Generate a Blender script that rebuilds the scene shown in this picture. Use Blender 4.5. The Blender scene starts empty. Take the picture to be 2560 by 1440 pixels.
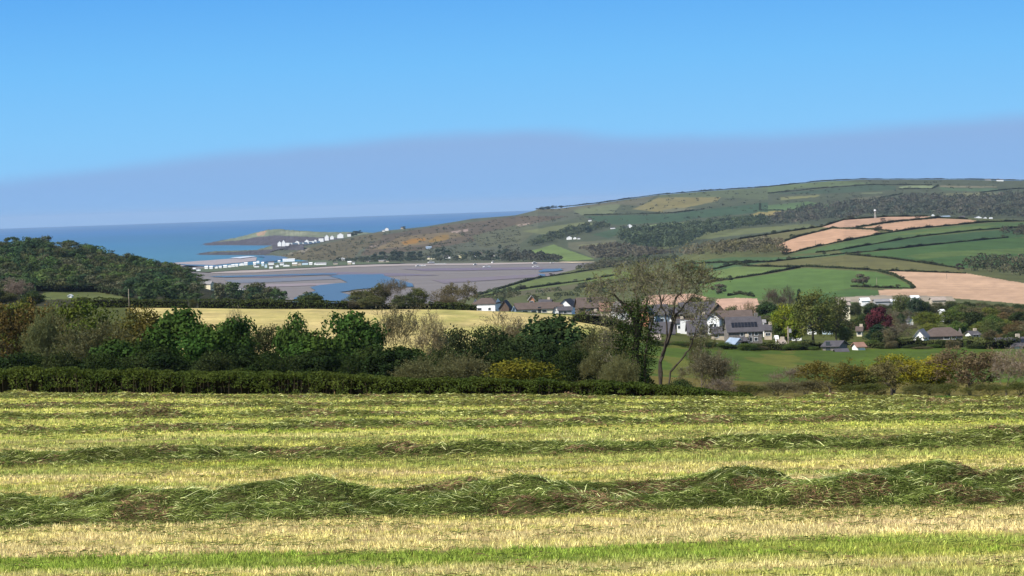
import bpy, math, random
import numpy as np
from mathutils import Vector, Matrix
S = bpy.context.scene
COL = S.collection
RNG = np.random.default_rng(7)
random.seed(7)

# ------------------------------------------------------------ camera, sky, sun, exposure
F_PX, CX, CY = 7259.0, 1280.0, 720.0
ROLL = math.atan(0.0343)
CAMZ = 80.0                      # metres above the sea
SEA_R = 40000.0
PITCH = math.atan((720 - (528 - CAMZ / SEA_R * F_PX)) * math.cos(ROLL) / F_PX)
Fw = np.array([0, math.cos(PITCH), -math.sin(PITCH)])
Hr = np.array([1.0, 0, 0]); Hu = np.array([0, math.sin(PITCH), math.cos(PITCH)])
Ci = math.cos(ROLL) * Hr - math.sin(ROLL) * Hu
Cj = math.sin(ROLL) * Hr + math.cos(ROLL) * Hu
cam = bpy.data.cameras.new('camera'); camo = bpy.data.objects.new('camera', cam); COL.objects.link(camo)
cam.sensor_width = 36; cam.lens = 36 * F_PX / 2560
cam.clip_start = 0.5; cam.clip_end = 150000
m = Matrix((Ci, Cj, -Fw)).transposed().to_4x4(); m.translation = (0, 0, CAMZ)
camo.matrix_world = m
S.camera = camo

EXPO = 0.4
SUN_EL, SUN_AZ = math.radians(43), math.radians(-126)     # azimuth from +Y towards +X
sun = bpy.data.lights.new('sun', 'SUN'); suno = bpy.data.objects.new('sun', sun); COL.objects.link(suno)
sun.energy = 4.6; sun.angle = math.radians(0.5); sun.color = (1.0, 0.94, 0.85)
sd = Vector((math.sin(SUN_AZ) * math.cos(SUN_EL), math.cos(SUN_AZ) * math.cos(SUN_EL), math.sin(SUN_EL)))
suno.rotation_euler = sd.to_track_quat('Z', 'Y').to_euler()
S.view_settings.view_transform = 'Standard'; S.view_settings.look = 'None'
S.view_settings.exposure = EXPO; S.view_settings.gamma = 1.0

def lin(c, k=1.0):
    o = []
    for v in c:
        v = v / 255.0
        o.append(k * (v / 12.92 if v <= 0.04045 else ((v + 0.055) / 1.055) ** 2.4))
    return tuple(o)

W = bpy.data.worlds.new('World'); S.world = W; W.use_nodes = True
wn, wl = W.node_tree.nodes, W.node_tree.links
wn.clear()
def N(t, **k):
    n = wn.new(t)
    for a, b in k.items(): setattr(n, a, b)
    return n
sky = N('ShaderNodeTexSky', sky_type='NISHITA', sun_disc=False)
sky.sun_elevation = SUN_EL; sky.sun_rotation = SUN_AZ
sky.air_density = 1.0; sky.dust_density = 0.6; sky.ozone_density = 2.0
tc = N('ShaderNodeTexCoord'); sep = N('ShaderNodeSeparateXYZ'); wl.new(tc.outputs['Generated'], sep.inputs[0])
rz = N('ShaderNodeMapRange'); rz.inputs['From Min'].default_value = 0.0; rz.inputs['From Max'].default_value = 0.09
wl.new(sep.outputs['Z'], rz.inputs['Value'])
grad = N('ShaderNodeValToRGB'); wl.new(rz.outputs[0], grad.inputs[0])
e = grad.color_ramp.elements
e[0].position = 0.0; e[0].color = (*lin((146, 202, 248)), 1)
e[1].position = 1.0; e[1].color = (*lin((82, 163, 242)), 1)
for p, c in ((0.3, (132, 200, 251)), (0.55, (116, 192, 251))):
    q = e.new(p); q.color = (*lin(c), 1)
# the low band of smoky haze over the sea: its upper edge wanders with the bearing
rx = N('ShaderNodeMapRange'); rx.inputs['From Min'].default_value = -0.2; rx.inputs['From Max'].default_value = 0.2
wl.new(sep.outputs['X'], rx.inputs['Value'])
fc = N('ShaderNodeFloatCurve'); wl.new(rx.outputs[0], fc.inputs['Value'])
cv = fc.mapping.curves[0]
for i, (x, y) in enumerate(((0, .12), (.06, .168), (.22, .19), (.38, .238), (.5, .252), (.62, .215), (.72, .21), (.85, .228), (.94, .238), (1, .25))):
    y = y * 3
    if i == 0: cv.points[0].location = (x, y)
    elif i == 9: cv.points[1].location = (x, y)
    else: cv.points.new(x, y)
fc.mapping.update()
sc_ = N('ShaderNodeMath', operation='MULTIPLY'); sc_.inputs[1].default_value = 0.1 / 3; wl.new(fc.outputs[0], sc_.inputs[0])
wn_noise = N('ShaderNodeTexNoise'); wn_noise.inputs['Scale'].default_value = 26; wn_noise.inputs['Detail'].default_value = 6
mpn = N('ShaderNodeMapping'); mpn.inputs['Scale'].default_value = (1, 1, 3.0); wl.new(tc.outputs['Generated'], mpn.inputs[0]); wl.new(mpn.outputs[0], wn_noise.inputs['Vector'])
nz = N('ShaderNodeMath', operation='MULTIPLY_ADD'); nz.inputs[1].default_value = 0.004; nz.inputs[2].default_value = -0.002
wl.new(wn_noise.outputs[0], nz.inputs[0])
ad = N('ShaderNodeMath', operation='ADD'); wl.new(sc_.outputs[0], ad.inputs[0]); wl.new(nz.outputs[0], ad.inputs[1])
sb = N('ShaderNodeMath', operation='SUBTRACT'); wl.new(sep.outputs['Z'], sb.inputs[0]); wl.new(ad.outputs[0], sb.inputs[1])
edge = N('ShaderNodeMapRange', interpolation_type='SMOOTHERSTEP')
edge.inputs['From Min'].default_value = -0.0042; edge.inputs['From Max'].default_value = 0.0042
wl.new(sb.outputs[0], edge.inputs['Value'])
hz = N('ShaderNodeValToRGB'); wl.new(rz.outputs[0], hz.inputs[0])
e = hz.color_ramp.elements
e[0].position = 0.0; e[0].color = (*lin((132, 183, 236)), 1)
e[1].position = 0.32; e[1].color = (*lin((143, 179, 226)), 1)
q = e.new(0.12); q.color = (*lin((137, 181, 232)), 1)
mixb = N('ShaderNodeMix', data_type='RGBA'); wl.new(edge.outputs[0], mixb.inputs[0])
wl.new(hz.outputs[0], mixb.inputs[6]); wl.new(grad.outputs[0], mixb.inputs[7])
k10 = N('ShaderNodeVectorMath', operation='SCALE'); k10.inputs['Scale'].default_value = 10.0 * 2 ** -EXPO; wl.new(mixb.outputs[2], k10.inputs[0])
hi = N('ShaderNodeMapRange', interpolation_type='SMOOTHSTEP'); hi.inputs['From Min'].default_value = 0.09; hi.inputs['From Max'].default_value = 0.3
wl.new(sep.outputs['Z'], hi.inputs['Value'])
mixh = N('ShaderNodeMix', data_type='RGBA'); wl.new(hi.outputs[0], mixh.inputs[0])
wl.new(k10.outputs[0], mixh.inputs[6]); wl.new(sky.outputs[0], mixh.inputs[7])
bg = N('ShaderNodeBackground'); bg.inputs['Strength'].default_value = 0.1
wl.new(mixh.outputs[2], bg.inputs[0])
wo = N('ShaderNodeOutputWorld'); wl.new(bg.outputs[0], wo.inputs[0])
S.cycles.max_bounces = 5; S.cycles.diffuse_bounces = 2; S.cycles.glossy_bounces = 2
S.cycles.transmission_bounces = 2; S.cycles.volume_bounces = 0; S.cycles.transparent_max_bounces = 4

# ------------------------------------------------------------ helpers
def ray(px, py):
    px = np.asarray(px, float); py = np.asarray(py, float)
    d = Fw * F_PX + (px - CX)[..., None] * Ci + (CY - py)[..., None] * Cj
    return d[..., 0] / d[..., 1], d[..., 2] / d[..., 1]
def P(px, py, d):
    a, b = ray(px, py)
    d = np.asarray(d, float)
    return np.stack([a * d, d + 0 * a, CAMZ + b * d], -1)
def sea_d(px, py, z=0.0):
    return (CAMZ - z) / -ray(px, py)[1]
def px_m(d): return d / F_PX
def lerp_tab(x, tab):
    t = np.array(tab, float); return np.interp(x, t[:, 0], t[:, 1])

def _hash(ix, iy, seed):
    h = (ix.astype(np.int64) * 374761393 + iy.astype(np.int64) * 668265263 + seed * 69069) & 0xffffffff
    h = ((h ^ (h >> 13)) * 1274126177) & 0xffffffff
    h = h ^ (h >> 16)
    return (h & 0xffffff) / float(0xffffff)
def vnoise(x, y, seed=0):
    x = np.asarray(x, float); y = np.asarray(y, float)
    x, y = np.broadcast_arrays(x, y)
    ix = np.floor(x); iy = np.floor(y); fx = x - ix; fy = y - iy
    fx = fx * fx * (3 - 2 * fx); fy = fy * fy * (3 - 2 * fy)
    a = _hash(ix, iy, seed); b = _hash(ix + 1, iy, seed); c = _hash(ix, iy + 1, seed); d = _hash(ix + 1, iy + 1, seed)
    return (a * (1 - fx) + b * fx) * (1 - fy) + (c * (1 - fx) + d * fx) * fy
def fbm(x, y, seed=0, o=4):
    s = 0; a = 0.5; t = 0
    for i in range(o):
        s = s + a * vnoise(np.asarray(x) * 2 ** i, np.asarray(y) * 2 ** i, seed + 17 * i); t += a; a *= 0.55
    return s / t

def mesh_np(name, V, F, col=None, smooth=False):
    """V (n,3); F (m,3) or (m,4) array or list of such arrays"""
    Fs = F if isinstance(F, (list, tuple)) else [F]
    Fs = [np.asarray(f) for f in Fs if len(f)]
    me = bpy.data.meshes.new(name)
    me.vertices.add(len(V)); me.vertices.foreach_set('co', np.asarray(V, np.float32).ravel())
    nl = sum(f.size for f in Fs); npoly = sum(len(f) for f in Fs)
    me.loops.add(nl); me.loops.foreach_set('vertex_index', np.concatenate([f.ravel() for f in Fs]).astype(np.int32))
    me.polygons.add(npoly)
    cnt = np.concatenate([np.full(len(f), f.shape[1]) for f in Fs])
    st = np.concatenate([[0], np.cumsum(cnt)[:-1]])
    me.polygons.foreach_set('loop_start', st.astype(np.int32))
    try: me.polygons.foreach_set('loop_total', cnt.astype(np.int32))
    except Exception: pass
    me.polygons.foreach_set('use_smooth', np.full(npoly, smooth))
    me.update(calc_edges=True)
    if col is not None:
        a = me.color_attributes.new('Col', 'FLOAT_COLOR', 'POINT')
        c = np.ones((len(V), 4), np.float32); c[:, :3] = col
        a.data.foreach_set('color', c.ravel())
    return me
def link(name, me, mat=None, parent=None, loc=None):
    o = bpy.data.objects.new(name, me); COL.objects.link(o)
    if mat is not None and len(me.materials) == 0:
        for mm in (mat if isinstance(mat, (list, tuple)) else [mat]): me.materials.append(mm)
    if parent is not None: o.parent = parent
    if loc is not None: o.location = loc
    return o
def tag(o, label, cat, group=None, kind=None):
    o['label'] = label
    if cat: o['category'] = cat
    if group: o['group'] = group
    if kind: o['kind'] = kind
    return o
def struct(o, kind='structure'):
    o['kind'] = kind; return o
def empty(name, loc, rz=0, sc=1):
    o = bpy.data.objects.new(name, None); COL.objects.link(o)
    o.location = loc; o.rotation_euler = (0, 0, rz); o.scale = (sc, sc, sc) if not isinstance(sc, tuple) else sc
    o.empty_display_size = 0.3
    return o

# ------------------------------------------------------------ materials
def new_mat(name):
    mt = bpy.data.materials.new(name); mt.use_nodes = True
    nt = mt.node_tree; nt.nodes.clear(); return mt, nt.nodes, nt.links
def mat_attr(name, scales=((0.02, 0.25),), rough=0.95, bump=0.0, bscale=1.0, stretch=(1, 1, 1), blotch=None):
    """base colour from the mesh's own colour attribute, mottled by noise in metres"""
    mt, n, l = new_mat(name)
    at = n.new('ShaderNodeAttribute'); at.attribute_name = 'Col'
    tcn = n.new('ShaderNodeTexCoord'); mp = n.new('ShaderNodeMapping'); mp.inputs['Scale'].default_value = stretch
    l.new(tcn.outputs['Object'], mp.inputs[0])
    cur = at.outputs['Color']
    for sc, amp in scales:
        no = n.new('ShaderNodeTexNoise'); no.inputs['Scale'].default_value = sc; no.inputs['Detail'].default_value = 5
        no.inputs['Roughness'].default_value = 0.6
        l.new(mp.outputs[0], no.inputs['Vector'])
        mr = n.new('ShaderNodeMapRange'); mr.inputs['From Min'].default_value = 0.25; mr.inputs['From Max'].default_value = 0.75
        mr.inputs['To Min'].default_value = 1 - amp; mr.inputs['To Max'].default_value = 1 + amp
        l.new(no.outputs[0], mr.inputs[0])
        vm = n.new('ShaderNodeVectorMath'); vm.operation = 'SCALE'
        l.new(cur, vm.inputs[0]); l.new(mr.outputs[0], vm.inputs['Scale']); cur = vm.outputs[0]
    b = n.new('ShaderNodeBsdfPrincipled'); b.inputs['Roughness'].default_value = rough
    b.inputs['Specular IOR Level'].default_value = 0.1
    l.new(cur, b.inputs['Base Color'])
    if bump:
        no = n.new('ShaderNodeTexNoise'); no.inputs['Scale'].default_value = bscale; no.inputs['Detail'].default_value = 6
        l.new(mp.outputs[0], no.inputs['Vector'])
        bp = n.new('ShaderNodeBump'); bp.inputs['Strength'].default_value = 1; bp.inputs['Distance'].default_value = bump
        l.new(no.outputs[0], bp.inputs['Height']); l.new(bp.outputs[0], b.inputs['Normal'])
    o = n.new('ShaderNodeOutputMaterial'); l.new(b.outputs[0], o.inputs[0])
    return mt
def mat_leaf(name, trans=0.25):
    mt, n, l = new_mat(name)
    at = n.new('ShaderNodeAttribute'); at.attribute_name = 'Col'
    oi = n.new('ShaderNodeObjectInfo')
    mu = n.new('ShaderNodeVectorMath'); mu.operation = 'MULTIPLY'
    l.new(at.outputs['Color'], mu.inputs[0]); l.new(oi.outputs['Color'], mu.inputs[1])
    d = n.new('ShaderNodeBsdfDiffuse'); t = n.new('ShaderNodeBsdfTranslucent'); mx = n.new('ShaderNodeMixShader')
    mx.inputs[0].default_value = trans
    l.new(mu.outputs[0], d.inputs[0]); l.new(mu.outputs[0], t.inputs[0])
    l.new(d.outputs[0], mx.inputs[1]); l.new(t.outputs[0], mx.inputs[2])
    o = n.new('ShaderNodeOutputMaterial'); l.new(mx.outputs[0], o.inputs[0])
    return mt
def mat_plain(name, col, rough=0.8, nscale=2.0, amp=0.15, spec=0.3, bump=0.0):
    mt, n, l = new_mat(name)
    no = n.new('ShaderNodeTexNoise'); no.inputs['Scale'].default_value = nscale; no.inputs['Detail'].default_value = 4
    tcn = n.new('ShaderNodeTexCoord'); l.new(tcn.outputs['Object'], no.inputs['Vector'])
    mr = n.new('ShaderNodeMapRange'); mr.inputs['From Min'].default_value = 0.3; mr.inputs['From Max'].default_value = 0.7
    mr.inputs['To Min'].default_value = 1 - amp; mr.inputs['To Max'].default_value = 1 + amp
    l.new(no.outputs[0], mr.inputs[0])
    vm = n.new('ShaderNodeVectorMath'); vm.operation = 'SCALE'; vm.inputs[0].default_value = col
    l.new(mr.outputs[0], vm.inputs['Scale'])
    b = n.new('ShaderNodeBsdfPrincipled'); b.inputs['Roughness'].default_value = rough
    b.inputs['Specular IOR Level'].default_value = spec
    l.new(vm.outputs[0], b.inputs['Base Color'])
    if bump:
        bp = n.new('ShaderNodeBump'); bp.inputs['Distance'].default_value = bump; l.new(no.outputs[0], bp.inputs['Height'])
        l.new(bp.outputs[0], b.inputs['Normal'])
    o = n.new('ShaderNodeOutputMaterial'); l.new(b.outputs[0], o.inputs[0])
    return mt
M_LEAF = mat_leaf('foliage', 0.22)
M_GRASS = mat_leaf('cut_grass', 0.3)
M_BARK = mat_attr('bark', ((1.5, 0.25),), 0.95)
M_HILL = mat_attr('pasture_and_plough', ((0.006, 0.15), (0.03, 0.16), (0.15, 0.15)), 0.95, 0.5, 0.15, (0.35, 1, 1))
M_FIELD = mat_attr('mown_ground', ((0.5, 0.15), (6.0, 0.3)), 0.95, 0.03, 8.0)
M_VALLEY = mat_attr('valley_grass', ((0.03, 0.2), (0.25, 0.22), (1.2, .18)), 0.95, 0.15, 1.2, (1, .3, 1))
M_MUD = mat_attr('wet_sand', ((0.004, 0.12), (0.03, 0.08)), 0.75, stretch=(1, 3.5, 1))
M_CLIFF = mat_attr('cliff_rock', ((0.02, 0.3), (0.1, 0.25)), 0.95, 2.0, 0.06)

# ------------------------------------------------------------ polygon colouring in image space -> land cover of the terrain
def inpoly(x, y, poly):
    p = np.array(poly, float); r = np.zeros(x.shape, bool); j = len(p) - 1
    for i in range(len(p)):
        xi, yi = p[i]; xj, yj = p[j]
        if yi != yj:
            c = ((yi > y) != (yj > y)) & (x < (xj - xi) * (y - yi) / (yj - yi) + xi)
            r ^= c
        j = i
    return r
ALB = 0.86          # picture colour -> surface albedo
def alb(c, k=1.0):
    v = np.array(lin(c)) * ALB * k
    if c[1] > c[0] * 1.15 and c[1] > c[2]:                      # pasture greens: a little yellower and duller
        v = v * np.array([1.62, .96, .82]) + v.mean() * .04
    return v

def sheet(name, xs, pyb, pys, db, ds, ns, base, polys, mat, p=1.3, warp=40, wl_=500, back=((400, -30), (1500, -90)), seed=1, rough=0.0, skirt=6):
    """terrain between a foot line and a skyline; returns finder (px,py)->xyz"""
    xs = np.asarray(xs, float); s = np.linspace(0, 1, ns)
    X, Sg = np.meshgrid(xs, s)
    yb = pyb(X); ys = pys(X); dB = db(X); dS = ds(X)
    PY = yb + (ys - yb) * Sg
    def dist(X, Sg, PY):
        d = db(X) + (ds(X) - db(X)) * Sg ** p
        a, b = ray(X, PY)
        w = (fbm(a * d / wl_, d / wl_ * 0.6, seed, 3) - 0.5) * 2 * warp * np.sin(np.pi * np.clip(Sg, 0, 1)) ** 0.5
        return d + w
    D = dist(X, Sg, PY)
    V = P(X, PY, D)
    if rough:
        V[..., 2] += (fbm(V[..., 0] / 14, V[..., 1] / 40, seed + 5, 4) - 0.5) * rough * np.sin(np.pi * Sg)
    HK = .74 if name.endswith('hillside') else .8
    c = np.empty(V.shape); c[:] = alb(base, HK)
    jx = X + (fbm(X / 9, PY / 5, seed + 3, 2) - 0.5) * 3.0; jy = PY + (fbm(X / 9, PY / 5, seed + 4, 2) - 0.5) * 1.6
    for col, poly in polys:
        k = inpoly(jx, jy, poly); c[k] = alb(col, HK * (1.2 if col[0] > 190 else 1))
    c *= (0.82 + 0.36 * fbm(X / 22, PY / 5, seed + 9, 4))[..., None]
    rows = [V]; cols = [c]
    top = V[-1]
    fo = V[0].copy(); fo[:, 2] -= skirt
    rows.insert(0, fo[None]); cols.insert(0, c[:1])
    for dd, dz in back:
        r = top.copy(); r[:, :2] *= (1 + dd / r[:, 1])[:, None]; r[:, 2] = np.maximum(r[:, 2] + dz, -3)
        rows.append(r[None]); cols.append(c[-1:])
    G = np.concatenate(rows); CC = np.concatenate(cols)
    nr, nc = G.shape[:2]
    idx = np.arange(nr * nc).reshape(nr, nc)
    F = np.stack([idx[:-1, :-1], idx[:-1, 1:], idx[1:, 1:], idx[1:, :-1]], -1).reshape(-1, 4)
    me = mesh_np(name, G.reshape(-1, 3), F, CC.reshape(-1, 3), smooth=True)
    o = struct(link(name, me, mat))
    def find(px, py):
        px = np.asarray(px, float); py = np.asarray(py, float)
        sg = np.clip((py - pyb(px)) / (pys(px) - pyb(px)), 0, 1)
        return P(px, py, dist(px, sg, py))
    return o, find

# ------------------------------------------------------------ sea and mudflats
mt, n, l = new_mat('sea_water')
tcn = n.new('ShaderNodeTexCoord'); mp = n.new('ShaderNodeMapping'); mp.inputs['Scale'].default_value = (1, 0.35, 1); l.new(tcn.outputs['Object'], mp.inputs[0])
sx = n.new('ShaderNodeSeparateXYZ'); l.new(tcn.outputs['Object'], sx.inputs[0])
mr = n.new('ShaderNodeMapRange'); mr.inputs['From Min'].default_value = 5500; mr.inputs['From Max'].default_value = 16000; l.new(sx.outputs['Y'], mr.inputs[0])
cr = n.new('ShaderNodeValToRGB'); l.new(mr.outputs[0], cr.inputs[0])
cr.color_ramp.elements[0].color = (*lin((70, 124, 150), .84), 1); cr.color_ramp.elements[1].color = (*lin((34, 104, 158), .84), 1)
q = cr.color_ramp.elements.new(0.3); q.color = (*lin((52, 114, 152), .84), 1)
n1 = n.new('ShaderNodeTexNoise'); n1.inputs['Scale'].default_value = 0.0012; n1.inputs['Detail'].default_value = 4; l.new(mp.outputs[0], n1.inputs['Vector'])
m2 = n.new('ShaderNodeMapRange'); m2.inputs['From Min'].default_value = .3; m2.inputs['From Max'].default_value = .7; m2.inputs['To Min'].default_value = .86; m2.inputs['To Max'].default_value = 1.12; l.new(n1.outputs[0], m2.inputs[0])
vs = n.new('ShaderNodeVectorMath'); vs.operation = 'SCALE'; l.new(cr.outputs[0], vs.inputs[0]); l.new(m2.outputs[0], vs.inputs['Scale'])
n2 = n.new('ShaderNodeTexNoise'); n2.inputs['Scale'].default_value = 0.08; n2.inputs['Detail'].default_value = 5; l.new(mp.outputs[0], n2.inputs['Vector'])
bp = n.new('ShaderNodeBump'); bp.inputs['Distance'].default_value = 1.2; l.new(n2.outputs[0], bp.inputs['Height'])
b = n.new('ShaderNodeBsdfPrincipled'); b.inputs['Roughness'].default_value = 0.45; b.inputs['Specular IOR Level'].default_value = 0.12
l.new(vs.outputs[0], b.inputs['Base Color']); l.new(bp.outputs[0], b.inputs['Normal'])
o = n.new('ShaderNodeOutputMaterial'); l.new(b.outputs[0], o.inputs[0]); M_SEA = mt
me = mesh_np('sea', np.array([[-SEA_R, -3000, 0], [SEA_R, -3000, 0], [SEA_R, SEA_R, 0], [-SEA_R, SEA_R, 0]]), np.array([[0, 1, 2, 3]]))
struct(link('sea', me, M_SEA))

def flat_poly(name, pts, z, col, mat, seed=0, jit=1.2, n_sub=8, th=0.0):
    """ground-plane sheet whose outline is given by sight lines to the plane z"""
    p = np.array(pts, float); q = []
    for i in range(len(p)):
        a, b_ = p[i], p[(i + 1) % len(p)]
        for k in range(n_sub):
            t = k / n_sub; q.append(a + (b_ - a) * t)
    q = np.array(q)
    j = jit * (fbm(q[:, 0] / 18 + seed * 3.1, q[:, 1] / 4, seed, 3) - 0.5)
    q[:, 1] += j
    d = sea_d(q[:, 0], q[:, 1], z); V = P(q[:, 0], q[:, 1], d)
    from mathutils.geometry import tessellate_polygon
    # tessellate in image space for stability
    tr = tessellate_polygon([[Vector((a, b_, 0)) for a, b_ in q]])
    me = mesh_np(name, V, np.array(tr), np.tile(alb(col), (len(V), 1)))
    return struct(link(name, me, mat))
MUD = (128, 121, 117)
flat_poly('mudflat', [(440, 668), (470, 663), (560, 672), (700, 668), (900, 658), (1100, 656), (1300, 655), (1490, 651), (1540, 662), (1400, 720), (1200, 745), (1150, 790), (600, 800), (440, 760)], 0.5, MUD, M_MUD, 1, 0.6)
flat_poly('sand_bar', [(430, 657), (500, 652), (600, 645), (642, 643), (640, 652), (560, 660), (480, 668), (430, 668)], 0.5, (165, 155, 155), M_MUD, 2, 1)
flat_poly('shingle_beach', [(520, 676), (620, 673), (760, 668), (880, 661), (1100, 660), (1300, 656), (1400, 654), (1488, 651), (1486, 656), (1400, 658), (1200, 662), (1000, 664), (880, 668), (760, 674), (640, 681), (530, 683)], 0.9, (172, 160, 152), M_MUD, 3, 1)
flat_poly('pale_beach', [(1395, 655), (1440, 651.5), (1488, 649), (1486, 655), (1430, 657)], 1.3, (222, 205, 170), M_MUD, 4, 0.4)
for i, (pts, c) in enumerate((
        ([(560, 693), (700, 686), (850, 680), (1000, 683), (1100, 688), (960, 690), (800, 688), (650, 694)], (120, 112, 124)),
        ([(1000, 672), (1150, 670), (1330, 668), (1420, 672), (1250, 675), (1060, 677)], (120, 110, 122)),
        ([(560, 700), (720, 695), (840, 690), (850, 697), (700, 704), (580, 708)], (118, 122, 132)),
        ([(1080, 700), (1250, 690), (1380, 684), (1390, 690), (1230, 700), (1110, 708)], (126, 116, 122)),
        ([(620, 712), (760, 708), (840, 708), (820, 713), (700, 716), (640, 718)], (150, 138, 140)))):
    flat_poly('wet_mud_patch', pts, 0.9, c, M_MUD, 10 + i, 2.0)
# water left in the channels
mt, n, l = new_mat('channel_water')
b = n.new('ShaderNodeBsdfPrincipled'); b.inputs['Base Color'].default_value = (*lin((84, 108, 128), 0.6), 1); b.inputs['Roughness'].default_value = 0.3
b.inputs['Specular IOR Level'].default_value = 0.15
no = n.new('ShaderNodeTexNoise'); no.inputs['Scale'].default_value = 0.05; tcn = n.new('ShaderNodeTexCoord'); l.new(tcn.outputs['Object'], no.inputs['Vector'])
bp = n.new('ShaderNodeBump'); bp.inputs['Distance'].default_value = 0.5; l.new(no.outputs[0], bp.inputs['Height']); l.new(bp.outputs[0], b.inputs['Normal'])
o = n.new('ShaderNodeOutputMaterial'); l.new(b.outputs[0], o.inputs[0]); M_CHAN = mt
for i, pts in enumerate((
        [(822, 690), (860, 686), (958, 685), (962, 690), (1000, 700), (1030, 708), (1034, 716), (900, 722), (850, 730), (900, 745), (930, 760), (730, 760), (735, 745), (760, 735), (790, 726), (775, 718), (800, 712), (870, 706), (850, 697)],
        [(520, 690), (600, 689), (700, 686), (840, 683), (842, 686), (700, 689), (560, 693)],
        [(440, 660), (560, 663), (650, 655), (662, 643), (640, 640), (700, 637), (720, 645), (690, 652), (600, 660), (540, 668), (480, 664)],
        [(1360, 673), (1400, 671), (1408, 675), (1390, 678), (1350, 680), (1345, 677)],
        [(1345, 684), (1362, 685), (1362, 690), (1352, 691)])):
    o = flat_poly('tidal_channel', pts, 1.3, (50, 95, 150), M_CHAN, 20 + i, 1.6)
flat_poly('surf_line', [(510, 632), (530, 630), (528, 633), (513, 635)], 0.4, (215, 225, 235), M_MUD, 31, 0.4)
flat_poly('surf_line', [(575, 644), (620, 640), (640, 641), (600, 646)], 1.6, (200, 210, 222), M_MUD, 32, 0.4)

# ------------------------------------------------------------ hills
tab = lambda t: (lambda x: lerp_tab(x, t))
# far headland and the low point before it
def island(name, top, basepy, x0, x1, thick, base, polys, seed):
    db_ = lambda x: sea_d(x, tab(basepy)(x))
    return sheet(name, np.arange(x0, x1, 1.5), tab(basepy), lambda x: np.minimum(lerp_tab(x, top) + (fbm(x / 6, x * 0, seed, 3) - .5) * 2, lerp_tab(x, basepy) - .2), db_,
                 lambda x: db_(x) + thick, 40, base, polys, M_CLIFF, p=1.0, warp=10, wl_=150, back=((200, -30), (500, -80)), seed=seed, rough=3)
island('headland', [(484, 613), (500, 611), (520, 607), (560, 600), (600, 592), (640, 581), (670, 574), (700, 573), (740, 576), (800, 580), (880, 580), (960, 583), (1000, 586)],
       [(484, 614), (560, 613), (700, 614), (880, 614), (1000, 614)], 484, 1000, 500, (88, 84, 90),
       [((122, 130, 105), [(540, 606), (600, 590), (640, 578), (700, 570), (1000, 578), (1000, 600), (760, 592), (720, 590), (690, 588), (640, 593), (600, 600)]),
        ((165, 140, 115), [(640, 584), (660, 577), (668, 578), (660, 588), (645, 590)]), ((138, 142, 118), [(700, 578), (760, 580), (800, 586), (740, 590), (700, 584)])], 41)
island('low_point', [(488, 636), (510, 631), (540, 628), (600, 626), (640, 625), (680, 614), (700, 612), (760, 610)],
       [(488, 637), (600, 638), (690, 638), (760, 638)], 488, 760, 160, (84, 82, 86),
       [((108, 112, 92), [(520, 634), (540, 626), (600, 624), (680, 610), (680, 622), (600, 629), (540, 631)])], 43)

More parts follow.
